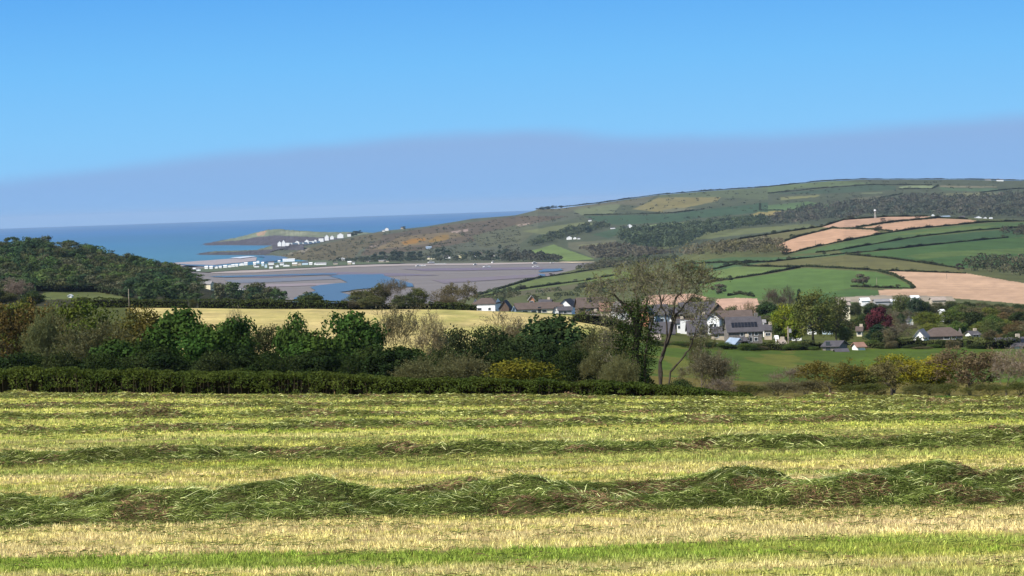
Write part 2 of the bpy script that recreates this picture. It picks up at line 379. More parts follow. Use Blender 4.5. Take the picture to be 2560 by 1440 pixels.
# far hillside across the estuary
R1_b = [(655, 640), (700, 643), (800, 655), (880, 659), (1200, 657), (1480, 657), (1560, 656), (1760, 655), (2000, 640), (2300, 600), (2800, 590)]
R1_s = [(655, 637), (690, 625), (760, 613), (870, 593), (960, 577), (1060, 567), (1180, 547), (1290, 538), (1335, 527), (1345, 523), (1400, 521), (1500, 508), (1640, 488), (1780, 477), (1900, 469), (2050, 454), (2150, 449), (2400, 449), (2560, 452), (2800, 457)]
def r1db(x):
    a = sea_d(np.minimum(x, 1480), lerp_tab(np.minimum(x, 1480), R1_b), 0.6)
    b_ = np.minimum(np.interp(x, [1480, 1560, 2300, 2800], [float(sea_d(1480, 657, 0.6)), 4200, 4000, 4000]), sea_d(np.maximum(x, 1480), lerp_tab(np.maximum(x, 1480), R1_b), 0.6))
    return np.where(x <= 1480, a, b_)
R1_POLY = [
    ((100, 104, 82), [(655, 700), (655, 600), (900, 580), (1180, 540), (1330, 520), (1560, 500), (1440, 545), (1300, 575), (1300, 660)]),
    ((108, 96, 76), [(900, 640), (940, 590), (1100, 565), (1300, 540), (1420, 540), (1330, 560), (1250, 575), (1200, 600), (1060, 625)]),
    ((86, 102, 78), [(700, 640), (800, 612), (900, 590), (960, 580), (950, 600), (900, 625), (880, 650), (760, 650)]),
    ((82, 108, 84), [(1180, 590), (1300, 560), (1350, 570), (1300, 610), (1200, 620)]),
    ((132, 116, 84), [(930, 625), (1000, 592), (1060, 585), (1130, 580), (1160, 590), (1090, 606), (1000, 618)]),
    ((168, 126, 58), [(1004, 606), (1030, 597), (1062, 594), (1066, 600), (1040, 608), (1010, 612)]),
    ((150, 122, 66), [(1068, 604), (1090, 590), (1120, 586), (1124, 596), (1090, 606)]),
    ((168, 150, 135), [(925, 616), (940, 610), (948, 612), (934, 618)]), ((178, 158, 142), [(1128, 579), (1150, 575), (1154, 578), (1140, 583), (1130, 582)]),
    ((182, 160, 148), [(1158, 574), (1172, 571), (1170, 578), (1158, 581)]), ((176, 158, 140), [(1290, 562), (1322, 557), (1324, 560), (1300, 566)]),
    ((150, 140, 118), [(742, 630), (770, 619), (776, 620), (760, 632)]), ((140, 134, 110), [(715, 636), (730, 630), (732, 634), (720, 638)]),
    ((120, 128, 92), [(1420, 520), (1555, 507), (1530, 536), (1455, 538)]),
    ((112, 110, 86), [(1340, 524), (1480, 511), (1560, 502), (1640, 489), (1600, 515), (1540, 510), (1450, 520), (1420, 530), (1345, 530)]),
    ((114, 136, 92), [(1587, 521), (1645, 494), (1805, 490), (1792, 503), (1655, 531), (1580, 523)]),
    ((80, 114, 84), [(1650, 487), (1920, 466), (1920, 500), (1805, 493), (1645, 493)]),
    ((124, 124, 96), [(1655, 525), (1690, 520), (1740, 520), (1700, 530), (1660, 532)]),
    ((56, 98, 72), [(1460, 541), (1670, 535), (1760, 524), (1920, 506), (1920, 529), (1740, 546), (1700, 554), (1540, 562), (1500, 556)]),
    ((138, 152, 98), [(1617, 563), (1690, 557), (1852, 549), (1850, 553), (1690, 569), (1630, 568)]),
    ((126, 148, 96), [(1855, 545), (1895, 530), (1955, 531), (1960, 541)]),
    ((94, 126, 88), [(1305, 578), (1450, 555), (1512, 560), (1470, 570), (1362, 586)]),
    ((60, 100, 74), [(1480, 586), (1555, 568), (1655, 570), (1555, 583), (1520, 596)]),
    ((96, 144, 84), [(1305, 633), (1385, 611), (1405, 620), (1487, 648), (1420, 653), (1330, 638)]),
    ((112, 112, 86), [(1420, 606), (1540, 600), (1545, 628), (1487, 646), (1420, 619)]),
    ((128, 128, 92), [(1440, 612), (1520, 606), (1530, 612), (1470, 622)]),
    ((84, 124, 84), [(1920, 466), (2070, 452), (2170, 456), (2182, 459), (1995, 471), (1920, 486)]),
    ((62, 100, 78), [(1930, 485), (2180, 461), (2240, 465), (2240, 475), (2060, 484)]),
    ((146, 158, 114), [(2247, 467), (2270, 464), (2342, 464), (2330, 471), (2252, 472)]),
    ((112, 136, 112), [(2350, 464), (2492, 466), (2492, 469), (2350, 468)]),
    ((78, 126, 84), [(1920, 513), (2020, 504), (2095, 516), (2060, 530), (1957, 538), (1920, 541)]),
    ((130, 150, 96), [(1920, 528), (1955, 527), (1957, 540), (1920, 541)]),
    ((106, 136, 92), [(1950, 493), (2050, 487), (2045, 492), (1952, 501)]),
    ((112, 112, 86), [(2120, 496), (2207, 489), (2220, 493), (2157, 507)]),
    ((122, 130, 96), [(2155, 482), (2206, 480), (2206, 484), (2150, 485)]),
    ((72, 116, 86), [(2345, 469), (2532, 472), (2495, 479), (2357, 476)]),
    ((100, 128, 96), [(2340, 484), (2480, 480), (2500, 488), (2360, 492)]),
    ((96, 130, 88), [(1680, 583), (1800, 575), (2020, 560), (2040, 566), (1900, 582), (1830, 590), (1740, 600), (1680, 620), (1640, 626)])]
R1, r1f = sheet('far_hillside', np.arange(655, 2800, 2.0), tab(R1_b), tab(R1_s), r1db, tab([(655, 5700), (700, 5600), (870, 6200), (1200, 6600), (2000, 7000), (2800, 7000)]),
                150, (70, 98, 76), R1_POLY, M_HILL, p=1.25, warp=140, wl_=900, back=((500, -10), (1500, -60), (2500, -200)), seed=51)

# nearer hillside of ploughed and grass fields on the right
R2_b = [(1100, 800), (2800, 800)]
R2_s = [(1100, 770), (1190, 739), (1300, 707), (1400, 683), (1480, 663), (1600, 648), (1700, 641), (1760, 614), (1850, 596), (2056, 564), (2110, 549), (2220, 540), (2320, 540), (2460, 546), (2560, 552), (2800, 560)]
PL = (200, 160, 128)
R2_POLY = [
    ((92, 132, 76), [(1190, 732), (1300, 700), (1530, 672), (1545, 690), (1460, 705), (1300, 730), (1200, 747)]),
    ((96, 140, 76), [(1480, 694), (1560, 678), (1600, 690), (1500, 702), (1440, 706)]),
    ((112, 108, 78), [(1230, 735), (1380, 718), (1460, 710), (1440, 722), (1260, 745)]),
    ((122, 118, 76), [(1770, 616), (1850, 597), (1920, 584), (2056, 566), (2082, 571), (1995, 592), (1920, 615), (1830, 628), (1780, 628)]),
    (PL, [(1935, 615), (1960, 635), (2040, 616), (2182, 586), (2207, 583), (2190, 576), (2140, 573), (2080, 572), (1995, 592)]),
    ((192, 155, 128), [(2055, 568), (2060, 560), (2110, 550), (2220, 542), (2330, 541), (2295, 548), (2140, 568), (2080, 570)]),
    (PL, [(2150, 569), (2232, 580), (2295, 571), (2395, 560), (2467, 555), (2420, 549), (2345, 546), (2245, 555)]),
    ((72, 118, 72), [(1970, 637), (2210, 583), (2495, 555), (2560, 556), (2800, 558), (2800, 580), (2560, 567), (2295, 592), (2095, 626), (2020, 633)]),
    ((86, 128, 72), [(2210, 590), (2400, 568), (2500, 562), (2450, 572), (2290, 586)]),
    ((56, 102, 66), [(2095, 626), (2295, 593), (2560, 570), (2800, 582), (2800, 600), (2560, 592), (2245, 622), (2110, 633)]),
    ((62, 110, 60), [(2115, 636), (2400, 607), (2520, 595), (2800, 588), (2800, 670), (2560, 662), (2415, 671), (2245, 648)]),
    ((78, 122, 66), [(2260, 640), (2340, 630), (2560, 620), (2560, 634), (2400, 640), (2300, 648)]),
    ((118, 116, 70), [(1850, 662), (1920, 655), (2110, 638), (2227, 646), (2407, 671), (2410, 682), (2195, 676), (2020, 667), (1920, 664)]),
    ((66, 112, 74), [(1690, 657), (1830, 643), (1950, 643), (2110, 633), (2110, 637), (1920, 655), (1755, 682), (1680, 672)]),
    ((92, 138, 78), [(1760, 686), (1835, 667), (1990, 669), (1815, 699), (1765, 692)]),
    ((80, 132, 68), [(1745, 712), (1920, 686), (2010, 670), (2190, 680), (2240, 695), (2283, 719), (2130, 719), (2000, 748), (1880, 750), (1760, 742)]),
    ((70, 120, 64), [(2000, 745), (2130, 721), (2195, 725), (2195, 745), (2050, 770)]),
    ((208, 172, 140), [(2200, 677), (2415, 683), (2560, 708), (2800, 745), (2800, 790), (2560, 760), (2380, 745), (2200, 745), (2195, 725), (2287, 722), (2270, 705), (2235, 688)]),
    ((206, 168, 142), [(1620, 738), (1730, 734), (1765, 742), (1780, 760), (1600, 762)]),
    ((206, 168, 142), [(1788, 748), (1840, 745), (1892, 746), (1908, 790), (1800, 790)]),
    ((186, 172, 150), [(2085, 744), (2200, 738), (2380, 741), (2390, 752), (2200, 758), (2090, 754)])]
R2, r2f = sheet('near_hillside', np.arange(1100, 2800, 1.7), tab(R2_b), tab(R2_s), tab([(1100, 1250), (2800, 1250)]),
                tab([(1100, 2200), (1190, 2550), (1300, 2850), (1480, 3500), (1700, 3400), (1850, 3300), (2220, 3550), (2800, 3550)]),
                190, (82, 110, 70), R2_POLY, M_HILL, p=1.2, warp=60, wl_=400, back=((250, -12), (600, -40), (900, -120)), seed=61)

# wooded hill on the left
L_b = [(-250, 775), (800, 775)]
L_s = [(-250, 612), (0, 613), (80, 609), (130, 616), (200, 628), (350, 658), (450, 684), (500, 699), (532, 711), (560, 724), (640, 740), (700, 752), (800, 768)]
LH, lf = sheet('wooded_hill', np.arange(-250, 760, 4), tab(L_b), tab(L_s), tab([(-250, 900), (800, 1000)]), tab([(-250, 1750), (300, 1750), (700, 1900), (800, 1900)]),
               60, (52, 66, 40), [((84, 116, 66), [(100, 748), (110, 729), (160, 727), (240, 729), (310, 742), (300, 750)])], M_HILL, p=1.15, warp=30, wl_=260, seed=71,
               back=((200, -10), (600, -50), (1200, -100)))

# ------------------------------------------------------------ valley land (heightfield over bearing and distance)
VD = [148, 250, 350, 450, 560, 630, 700, 760, 900, 1200, 1600]
VC = {-300: [1000, 985, 950, 870, 800, 778, 765, 762, 765, 775, 790],
      0:    [999, 985, 950, 870, 800, 780, 765, 762, 760, 770, 790],
      330:  [998, 985, 955, 865, 800, 783, 768, 776, 790, 800, 810],
      700:  [997, 985, 955, 858, 802, 784, 771, 780, 800, 810, 820],
      1100: [996, 985, 955, 858, 808, 786, 773, 780, 800, 810, 820],
      1300: [995, 985, 955, 868, 815, 793, 779, 779, 784, 800, 820],
      1500: [995, 988, 960, 895, 838, 812, 793, 788, 784, 795, 810],
      1620: [995, 988, 968, 915, 872, 852, 830, 812, 790, 790, 805],
      1900: [994, 990, 978, 932, 886, 868, 850, 838, 812, 785, 795],
      2300: [993, 990, 978, 935, 882, 862, 846, 832, 805, 780, 795],
      2900: [993, 990, 978, 935, 882, 862, 846, 832, 805, 785, 795]}
vpx = np.array(sorted(VC)); vxn = ray(vpx, np.full(len(vpx), 850))[0]
Zt = np.array([[CAMZ + float(ray(px, py)[1]) * d for py, d in zip(VC[px], VD)] for px in vpx])
fx = np.linspace(vxn[0], vxn[-1], 240); fl = np.linspace(math.log(148), math.log(1600), 260)
tmp = np.stack([np.interp(fl, np.log(VD), Zt[i]) for i in range(len(vpx))])
Zf = np.stack([np.interp(fx, vxn, tmp[:, j]) for j in range(len(fl))], 1)
def smooth(A, k, ax):
    w = np.hanning(k + 2)[1:-1]; w /= w.sum()
    pad = [(0, 0), (0, 0)]; pad[ax] = (k // 2, k // 2)
    B = np.pad(A, pad, mode='edge')
    return np.apply_along_axis(lambda v: np.convolve(v, w, 'valid'), ax, B)
Zf = smooth(smooth(Zf, 13, 0), 9, 1)
def VH(x, y):
    x = np.asarray(x, float); y = np.asarray(y, float)
    u = np.clip((x / y - fx[0]) / (fx[1] - fx[0]), 0, len(fx) - 1.001); v = np.clip((np.log(y) - fl[0]) / (fl[1] - fl[0]), 0, len(fl) - 1.001)
    i = u.astype(int); j = v.astype(int); a = u - i; b_ = v - j
    return (Zf[i, j] * (1 - a) + Zf[i + 1, j] * a) * (1 - b_) + (Zf[i, j + 1] * (1 - a) + Zf[i + 1, j + 1] * a) * b_
def VP(px, d, py=850):
    a = float(ray(px, py)[0]); return np.array([a * d, d, float(VH(a * d, d))])
gx = np.linspace(fx[0], fx[-1], 900); gl = np.exp(np.linspace(fl[0], fl[-1], 420))
GX, GY = np.meshgrid(gx, gl); XX = GX * GY
ZZ = VH(XX, GY) + (fbm(XX / 12, GY / 12, 3, 3) - .5) * 0.35
PX = CX + (GX) * F_PX; PYa = 0 * PX
colV = np.empty(XX.shape + (3,)); colV[:] = alb((66, 90, 40))
def vset(mask, c): colV[mask] = alb(c)
vset((PX < 1650) & (GY < 445), (52, 66, 34))
straw = (PX > 318 + (fbm(GY / 9, GY * 0, 2, 2) - .5) * 20 + (706 - GY) * .25) & (PX < 1560) & (GY > 400 + 10 * np.sin(PX / 90)) & (GY < 706)
straw &= ~((PX > 1400) & (GY < 440 + (PX - 1400) * 1.2))
sn = fbm(XX / 16, GY / 60, 5, 4); sn2 = fbm(XX / 5, GY / 22, 8, 3)
sc1 = alb((216, 190, 132))[None] * (1 - sn[straw][:, None]) * 1.0 + alb((180, 172, 96))[None] * sn[straw][:, None]
colV[straw] = sc1 * (0.62 + .5 * sn2[straw][:, None] + .25 * fbm(XX / 40, GY / 14, 77, 3)[straw][:, None])
gk = np.clip((sn - .45) * 5, 0, 1) * np.clip((PX - 950) / 350, 0, 1) * .75; gk = np.where(straw, gk, 0)[..., None]
colV = colV * (1 - gk) + alb((158, 164, 80)) * gk * (.85 + .3 * sn2[..., None])
mead = (GY > 330) & (PX > 1430) & (GY < 600) & ~straw
mn = fbm(XX / 14, GY / 40, 12, 4)
colV[mead] = alb((62, 100, 30)) * (.75 + .5 * mn[mead])[:, None]
dry = mead & (fbm(XX / 9, GY / 50, 15, 3) > .6); colV[dry] = alb((78, 104, 40))
near = (PX > 1430) & (GY < 400); colV[near] = alb((86, 100, 46)) * (.75 + .5 * mn[near])[:, None]
colV[(PX < 1250) & (GY > 712) & (GY < 900)] = alb((90, 104, 60))
idx = np.arange(XX.size).reshape(XX.shape)
Fq = np.stack([idx[:-1, :-1], idx[:-1, 1:], idx[1:, 1:], idx[1:, :-1]], -1).reshape(-1, 4)
Vv = np.stack([XX, GY, ZZ], -1).reshape(-1, 3)
# straw field is its own piece of ground, cut from the same surface
fm = (straw[:-1, :-1] & straw[1:, 1:]).ravel()
def sub_mesh(name, V, F, C, mat):
    u, inv = np.unique(F.ravel(), return_inverse=True)
    return struct(link(name, mesh_np(name, V[u], inv.reshape(F.shape), C[u], smooth=True), mat))
Cv = colV.reshape(-1, 3)
sub_mesh('straw_field', Vv, Fq[fm], Cv, M_VALLEY)
me_m = (mead[:-1, :-1] & mead[1:, 1:]).ravel()
sub_mesh('meadow', Vv, Fq[me_m], Cv, M_VALLEY)
sub_mesh('valley_ground', Vv, Fq[~fm & ~me_m], Cv, M_VALLEY)

# ------------------------------------------------------------ foreground field
FT = [(-60, None), (0, None), (20, None), (33.5, 1440), (41, 1290), (53, 1138), (65, 1069), (77, 1041), (89, 1022), (101, 1006), (115, 993)]
ft, fz = [], []
for t, py in FT:
    if py is not None: ft.append(t); fz.append(CAMZ + float(ray(1280, py)[1]) * t)
z34 = fz[0]
ft = [-60, 0, 18] + ft + [128, 140, 152, 175]; zc = fz[-1]
fz = [80.2, 78.3, z34 + 1.0] + fz + [zc - 1.0, zc - 1.75, zc - 2.4, zc - 5]
tt = np.linspace(-60, 175, 2400); zz = np.interp(tt, ft, fz); w = np.hanning(91); w /= w.sum()
zz = np.convolve(np.pad(zz, 45, mode='edge'), w, 'valid')
def FH(x, y):
    t = y + 0.12 * x
    return np.interp(t, tt, zz) - 0.034 * x * np.clip((t - 42) / 75, 0, 1.0)
# row lines: centre t, half width, height
ROWS = [(42.3, 1.4, 0.26), (54.0, 1.1, 0.135), (66.6, 1.1, 0.11), (79.2, 1.1, 0.11), (93.5, 1.2, 0.11), (109, 1.5, 0.12)]
C_TAN = np.array([0.80, 0.69, 0.33]); C_YG = np.array([0.62, 0.60, 0.15]); C_GR = np.array([0.28, 0.40, 0.05]); C_PINK = np.array([0.84, 0.64, 0.40])
def field_col(x, t):
    n1_ = fbm(x / 5, t / 0.5, 21, 4); n2_ = fbm(x / 1.5, t / 0.35, 22, 3)
    tan = np.clip((np.interp(t, [34.2, 36.6, 36.9, 39, 41, 45, 46, 50, 53, 55, 60, 64, 120], [.6, .75, .95, .95, .6, .15, .4, .55, .25, .15, .6, .4, .3]) - .5) * 1 + (n1_ - .5) * 2.4 + .5, 0, 1)
    c = C_YG * (1 - tan)[..., None] + C_TAN * tan[..., None]
    pk = np.clip((n2_ - .5) * 3, 0, 1) * tan; c = c * (1 - pk[..., None] * .7) + C_PINK * pk[..., None] * .7
    g = np.interp(t + (n1_ - .5) * 1.3, [32, 33.6, 34.4, 34.9, 36.4, 36.8, 44, 46.8, 47.3, 48, 50, 51, 57.5, 59, 120], [.25, .1, .1, .95, .95, 0, 0, .0, .65, 0, 0, .5, 0, .45, .3])
    g = np.clip(g * (.55 + .9 * n1_) + (n2_ - .5) * 1.2 * (g > .03), 0, .9)
    return c * (1 - g[..., None]) + C_GR * g[..., None]
xs_ = np.concatenate([np.linspace(-90, -22, 60)[:-1], np.linspace(-22, 22, 440), np.linspace(22, 90, 60)[1:]])
ts_ = np.concatenate([np.linspace(-60, 30, 40)[:-1], np.linspace(30, 70, 500)[:-1], np.linspace(70, 165, 300)])
XF, TF = np.meshgrid(xs_, ts_); YF = TF - 0.12 * XF
ZF = FH(XF, YF) + (fbm(XF / 2.5, TF / 1.2, 31, 4) - .5) * 0.10
idx = np.arange(XF.size).reshape(XF.shape)
Fq = np.stack([idx[:-1, :-1], idx[:-1, 1:], idx[1:, 1:], idx[1:, :-1]], -1).reshape(-1, 4)
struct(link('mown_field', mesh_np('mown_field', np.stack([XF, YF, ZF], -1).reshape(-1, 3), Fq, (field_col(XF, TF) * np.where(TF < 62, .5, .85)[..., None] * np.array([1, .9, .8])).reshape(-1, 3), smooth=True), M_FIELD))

def blades(base, direc, length, width, col, bend=0.3, rng=RNG):
    """curved 3-vertex blades: two triangles sharing a knee"""
    n_ = len(base)
    side = np.cross(direc, rng.normal(size=(n_, 3))); side /= np.linalg.norm(side, axis=1)[:, None] + 1e-9
    mid = base + direc * (length * .55)[:, None]
    tip = base + direc * length[:, None] + np.array([0, 0, -1]) * (bend * length * rng.random(n_))[:, None]
    w_ = side * width[:, None]
    V = np.stack([base - w_ * .5, base + w_ * .5, mid + w_ * .45, mid - w_ * .45, tip], 1).reshape(-1, 3)
    i = np.arange(n_)[:, None] * 5
    return V, (i + np.array([0, 1, 2, 3])), (i + np.array([3, 2, 4])), np.repeat(col, 5, 0)
def join_b(name, parts):
    Vs, Q, T, Cs = [], [], [], []; off = 0
    for V, q, t, c in parts:
        Vs.append(V); Q.append(q + off); T.append(t + off); Cs.append(c); off += len(V)
    return mesh_np(name, np.concatenate(Vs), [np.concatenate(Q), np.concatenate(T)], np.concatenate(Cs))
def row_h(x, t, tc_, hw, h, sd):
    """height of a windrow above the field at (x,t)"""
    cx = tc_ + (fbm(x / 4, 0 * x, sd, 3) - .5) * 0.9
    lump = fbm(x / 1.5, t / .9, sd + 2, 3)
    big = 0.35 + 1.0 * fbm(x / 2.6, 0 * x, sd + 1, 2) + 1.6 * np.clip(fbm(x / 1.9, 0 * x, sd + 6, 2) - .6, 0, 1) * 4 * .6
    hum = {100: ((-6, .5, .7), (-5.4, .3, .5), (-3.1, .45, .8), (-2.3, .4, .5), (-1.2, .8, .6), (.1, .6, .5), (3.3, 1.5, .75), (4.9, .8, .8), (6.1, .75, .5), (8, .7, .9)),
           110: ((-6.4, .7, 1.2), (-2.2, .8, .8), (-.8, .6, .6), (3.6, .6, .8), (6.0, .9, 1.0), (8.7, 1.2, .8)), 120: ((-5, .6, 1), (2.0, 1.5, .7), (4.1, 1.3, .9), (7.2, .9, 1))}.get(sd)
    if hum is not None: big = .5 + .6 * fbm(x / 1.6, 0 * x, sd + 1, 2) + sum(.52 * hh_ * np.exp(-((x - hx_) / hw_) ** 2) for hx_, hh_, hw_ in hum)
    wv = hw * (0.85 + .35 * fbm(x / 3, 0 * x, sd + 4, 2))
    u = np.clip(1 - ((t - cx) / wv) ** 2, -0.3, 1)
    prof = np.where(u > 0, np.sqrt(np.clip(u, 0, 1)) * .6 + u * .4, u * .6)
    return prof * h * big + np.where(u > 0, (lump - .5) * h * 2.2 * np.sqrt(np.clip(u, 0, 1)), 0)
parts = []
for t0, t1, dens, hmin, hmax, wd in ((30, 41, 1500, .04, .11, .0085), (43, 54, 800, .04, .10, .011), (54, 75, 230, .04, .10, .018), (75, 122, 70, .05, .1, .028)):
    hx = (t1 + 2) * 0.19 + 5
    nb = int((t1 - t0) * 2 * hx * dens)
    nt_ = nb // 6; tx = RNG.uniform(-hx, hx, nt_); tt_ = RNG.uniform(t0, t1, nt_)
    keep = fbm(tx / .25, tt_ / .12, 61, 2) + RNG.normal(0, .12, nt_) > .42; tx, tt_ = tx[keep], tt_[keep]; nt_ = len(tx)
    sp = .022 if t1 < 56 else .05
    x = (tx[:, None] + RNG.normal(0, sp, (nt_, 6))).ravel(); t = (tt_[:, None] + RNG.normal(0, sp, (nt_, 6))).ravel(); nb = len(x)
    tone = np.repeat(RNG.uniform(.55, 1.45, nt_) * (.7 + .6 * fbm(tx / .8, tt_ / .5, 63, 3)), 6)
    c = field_col(x, t) * (tone * RNG.uniform(.75, 1.3, nb))[:, None]
    y = t - .12 * x
    B = np.stack([x, y, FH(x, y) + (fbm(x / 2.5, t / 1.2, 31, 4) - .5) * 0.10 - .01], 1)
    dr = np.stack([RNG.normal(0, .35, nb), RNG.normal(0, .35, nb), np.ones(nb)], 1); dr /= np.linalg.norm(dr, axis=1)[:, None]
    parts.append(blades(B, dr, RNG.uniform(hmin, hmax, nb), np.full(nb, wd) * RNG.uniform(.6, 1.4, nb), c, .2))
for t0, t1, nw, lw in ((31, 62, 95000, .010), (62, 118, 72000, .024)):
    hx = (t1 + 2) * .19 + 5; x = RNG.uniform(-hx, hx, nw * 3); t = t0 + (t1 - t0) * RNG.random(nw * 3) ** 1.0
    near_row = np.min([np.abs(t - r_[0]) / r_[1] for r_ in ROWS], 0)
    kp = fbm(x / .9, t / .35, 171, 3) + .25 * np.exp(-((near_row - 1.2) / .8) ** 2) + RNG.normal(0, .05, len(x)) > .66
    x, t = x[kp][:nw], t[kp][:nw]; y = t - .12 * x; n_w = len(x)
    B = np.stack([x, y, FH(x, y) + (fbm(x / 2.5, t / 1.2, 31, 4) - .5) * .1 + RNG.uniform(.02, .08, n_w)], 1)
    dr = np.stack([RNG.normal(0, 1, n_w), RNG.normal(0, .8, n_w), RNG.uniform(-.1, .25, n_w)], 1); dr /= np.linalg.norm(dr, axis=1)[:, None]
    q_ = RNG.random(n_w)[:, None]; cw = np.where(q_ < .55, np.array([[.16, .20, .05]]), np.where(q_ < .8, np.array([[.30, .33, .09]]), np.array([[.24, .16, .08]]))) * RNG.uniform(.6, 1.4, (n_w, 1))
    parts.append(blades(B, dr, RNG.uniform(.06, .18, n_w), np.full(n_w, lw) * RNG.uniform(.6, 1.4, n_w), cw, .3))
tag(link('stubble', join_b('stubble', parts), M_GRASS), 'short yellow and green stubble left standing between the rows of cut grass', 'stubble', kind='stuff')

RL = ['nearest thick windrow of dark cut grass with brown tufts, across the bottom of the picture',
      'second windrow of cut grass from the front, dark green between two pale stubble strips',
      'third windrow from the front, broken by rounded humps right of its middle',
      'fourth windrow of cut grass counted from the front', 'low windrow of cut grass next to last before the clipped hedge',
      'last windrow of cut grass, lying along the crest in front of the clipped hedge']
for k, (tc_, hw, h) in enumerate(ROWS):
    hx = (tc_ + 4) * 0.19 + 5; dx = 0.05 if k < 1 else (.08 if k < 3 else .14)
    xs_ = np.arange(-hx, hx, dx); tv = np.arange(tc_ - hw * 1.6, tc_ + hw * 1.6, dx)
    X, T = np.meshgrid(xs_, tv); Y = T - .12 * X
    Hh = row_h(X, T, tc_, hw, h, 100 + 10 * k) + (fbm(X / .3, T / .3, 90 + k, 2) - .5) * .09
    Z = FH(X, Y) + Hh
    c = np.empty(X.shape + (3,)); nn = fbm(X / .8, T / .8, 70 + k, 3)
    c[:] = (np.array([.075, .12, .022]) * (1 - nn)[..., None] + np.array([.15, .12, .06]) * nn[..., None]) * (.6 if k < 2 else .9)
    idx = np.arange(X.size).reshape(X.shape)
    Fq = np.stack([idx[:-1, :-1], idx[:-1, 1:], idx[1:, 1:], idx[1:, :-1]], -1).reshape(-1, 4)
    fk = (row_h(X, T, tc_, hw, h, 100 + 10 * k) > -.04)[:-1, :-1].ravel()
    nb = (280000, 130000, 80000, 62000, 52000, 50000)[k]
    x = RNG.uniform(-hx, hx, nb); t = tc_ + RNG.uniform(-1.35, 1.35, nb) * hw
    y = t - .12 * x; hh = row_h(x, t, tc_, hw, h, 100 + 10 * k)
    ok = hh > -.02 - .03 * RNG.random(nb); x, t, y, hh = x[ok], t[ok], y[ok], hh[ok]; nb = len(x)
    B = np.stack([x, y, FH(x, y) + hh + (fbm(x / .3, t / .3, 90 + k, 2) - .5) * .09 + RNG.uniform(-.02, .03, nb)], 1)
    # lie of the grass follows tufts
    ang = fbm(x / .7, t / .5, 60 + k, 2) * 9 + RNG.normal(0, .55, nb)
    dr = np.stack([np.cos(ang), np.sin(ang) * .8, RNG.uniform(-.15, .42, nb)], 1); dr /= np.linalg.norm(dr, axis=1)[:, None]
    g = fbm(x / .6, t / .5, 80 + k, 3); r = RNG.random(nb); dk = np.clip(.35 + 1.5 * fbm(x / .35, t / .3, 180 + k, 2), .25, 1.5)
    cd = np.array([.07, .11, .024]); cm = np.array([.19, .225, .055]); cl = np.array([.60, .62, .24]); cb = np.array([.26, .16, .09])
    c = cd * (1 - g)[:, None] + cm * g[:, None]
    lg = RNG.random(nb) < (.014, .008, .002, 0, 0, 0)[k]; c = np.where(lg[:, None], np.array([.62, .66, .30]), c)
    c = c * (1.25, 1.2, 1.15, 1.2, 1.25, 1.35)[k]
    c[:, 0] *= 1 + .06 * k
    c = np.where((r > (.9 if k < 2 else .82))[:, None], cl, c); br = (fbm(x / 1.1, t / 1.0, 85 + k, 3) > .6) & (r < .5)
    c = np.where(br[:, None], cb, c) * (RNG.uniform(.6, 1.35, nb) * dk)[:, None]
    ln = RNG.uniform(.05, .17, nb) * (1 + .08 * k); ln = np.where(lg, RNG.uniform(.16, .32, nb), ln); dr[:, 2] += .35 * lg * RNG.random(nb); wd = np.full(nb, .0068 + .003 * k) * RNG.uniform(.6, 1.5, nb)
    Vb, q, t3, cb_ = blades(B, dr, ln, wd, c, .5)
    n0 = X.size
    V = np.concatenate([np.stack([X, Y, Z], -1).reshape(-1, 3), Vb])
    base_c = np.empty((n0, 3)); nn = fbm(X / .8, T / .8, 70 + k, 3)[..., None]
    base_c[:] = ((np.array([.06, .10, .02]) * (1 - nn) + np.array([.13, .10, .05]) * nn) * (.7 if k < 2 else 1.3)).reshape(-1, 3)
    me = mesh_np('windrow', V, [np.concatenate([Fq[fk], q + n0]), t3 + n0], np.concatenate([base_c, cb_]))
    tag(link('windrow', me, M_GRASS), RL[k], 'windrow', 'rows of cut grass across the field')
# ------------------------------------------------------------ the field's edge and the clipped hedge
def leafcloud(c, nrm, size, col, rng=RNG, bias=0.9):
    n_ = len(c); nn = nrm * bias + rng.normal(0, .55, (n_, 3)); nn /= np.linalg.norm(nn, axis=1)[:, None] + 1e-9
    a = np.cross(nn, rng.normal(size=(n_, 3))); a /= np.linalg.norm(a, axis=1)[:, None] + 1e-9
    b_ = np.cross(nn, a); s_ = (np.zeros(n_) + size)[:, None]
    r = rng.uniform(.55, 1.25, (n_, 4, 1)) * s_[:, None] * .5
    V = np.stack([c + a * r[:, 0], c + b_ * r[:, 1] * .75, c - a * r[:, 2], c - b_ * r[:, 3] * .75], 1).reshape(-1, 3)
    return V, np.arange(n_ * 4).reshape(-1, 4), np.repeat(col, 4, 0)
def cat(parts):
    Vs, Q, Cs = [], [], []; off = 0
    for V, q, c in parts:
        Vs.append(V); Q.append(q + off); Cs.append(c); off += len(V)
    return np.concatenate(Vs), np.concatenate(Q), np.concatenate(Cs)
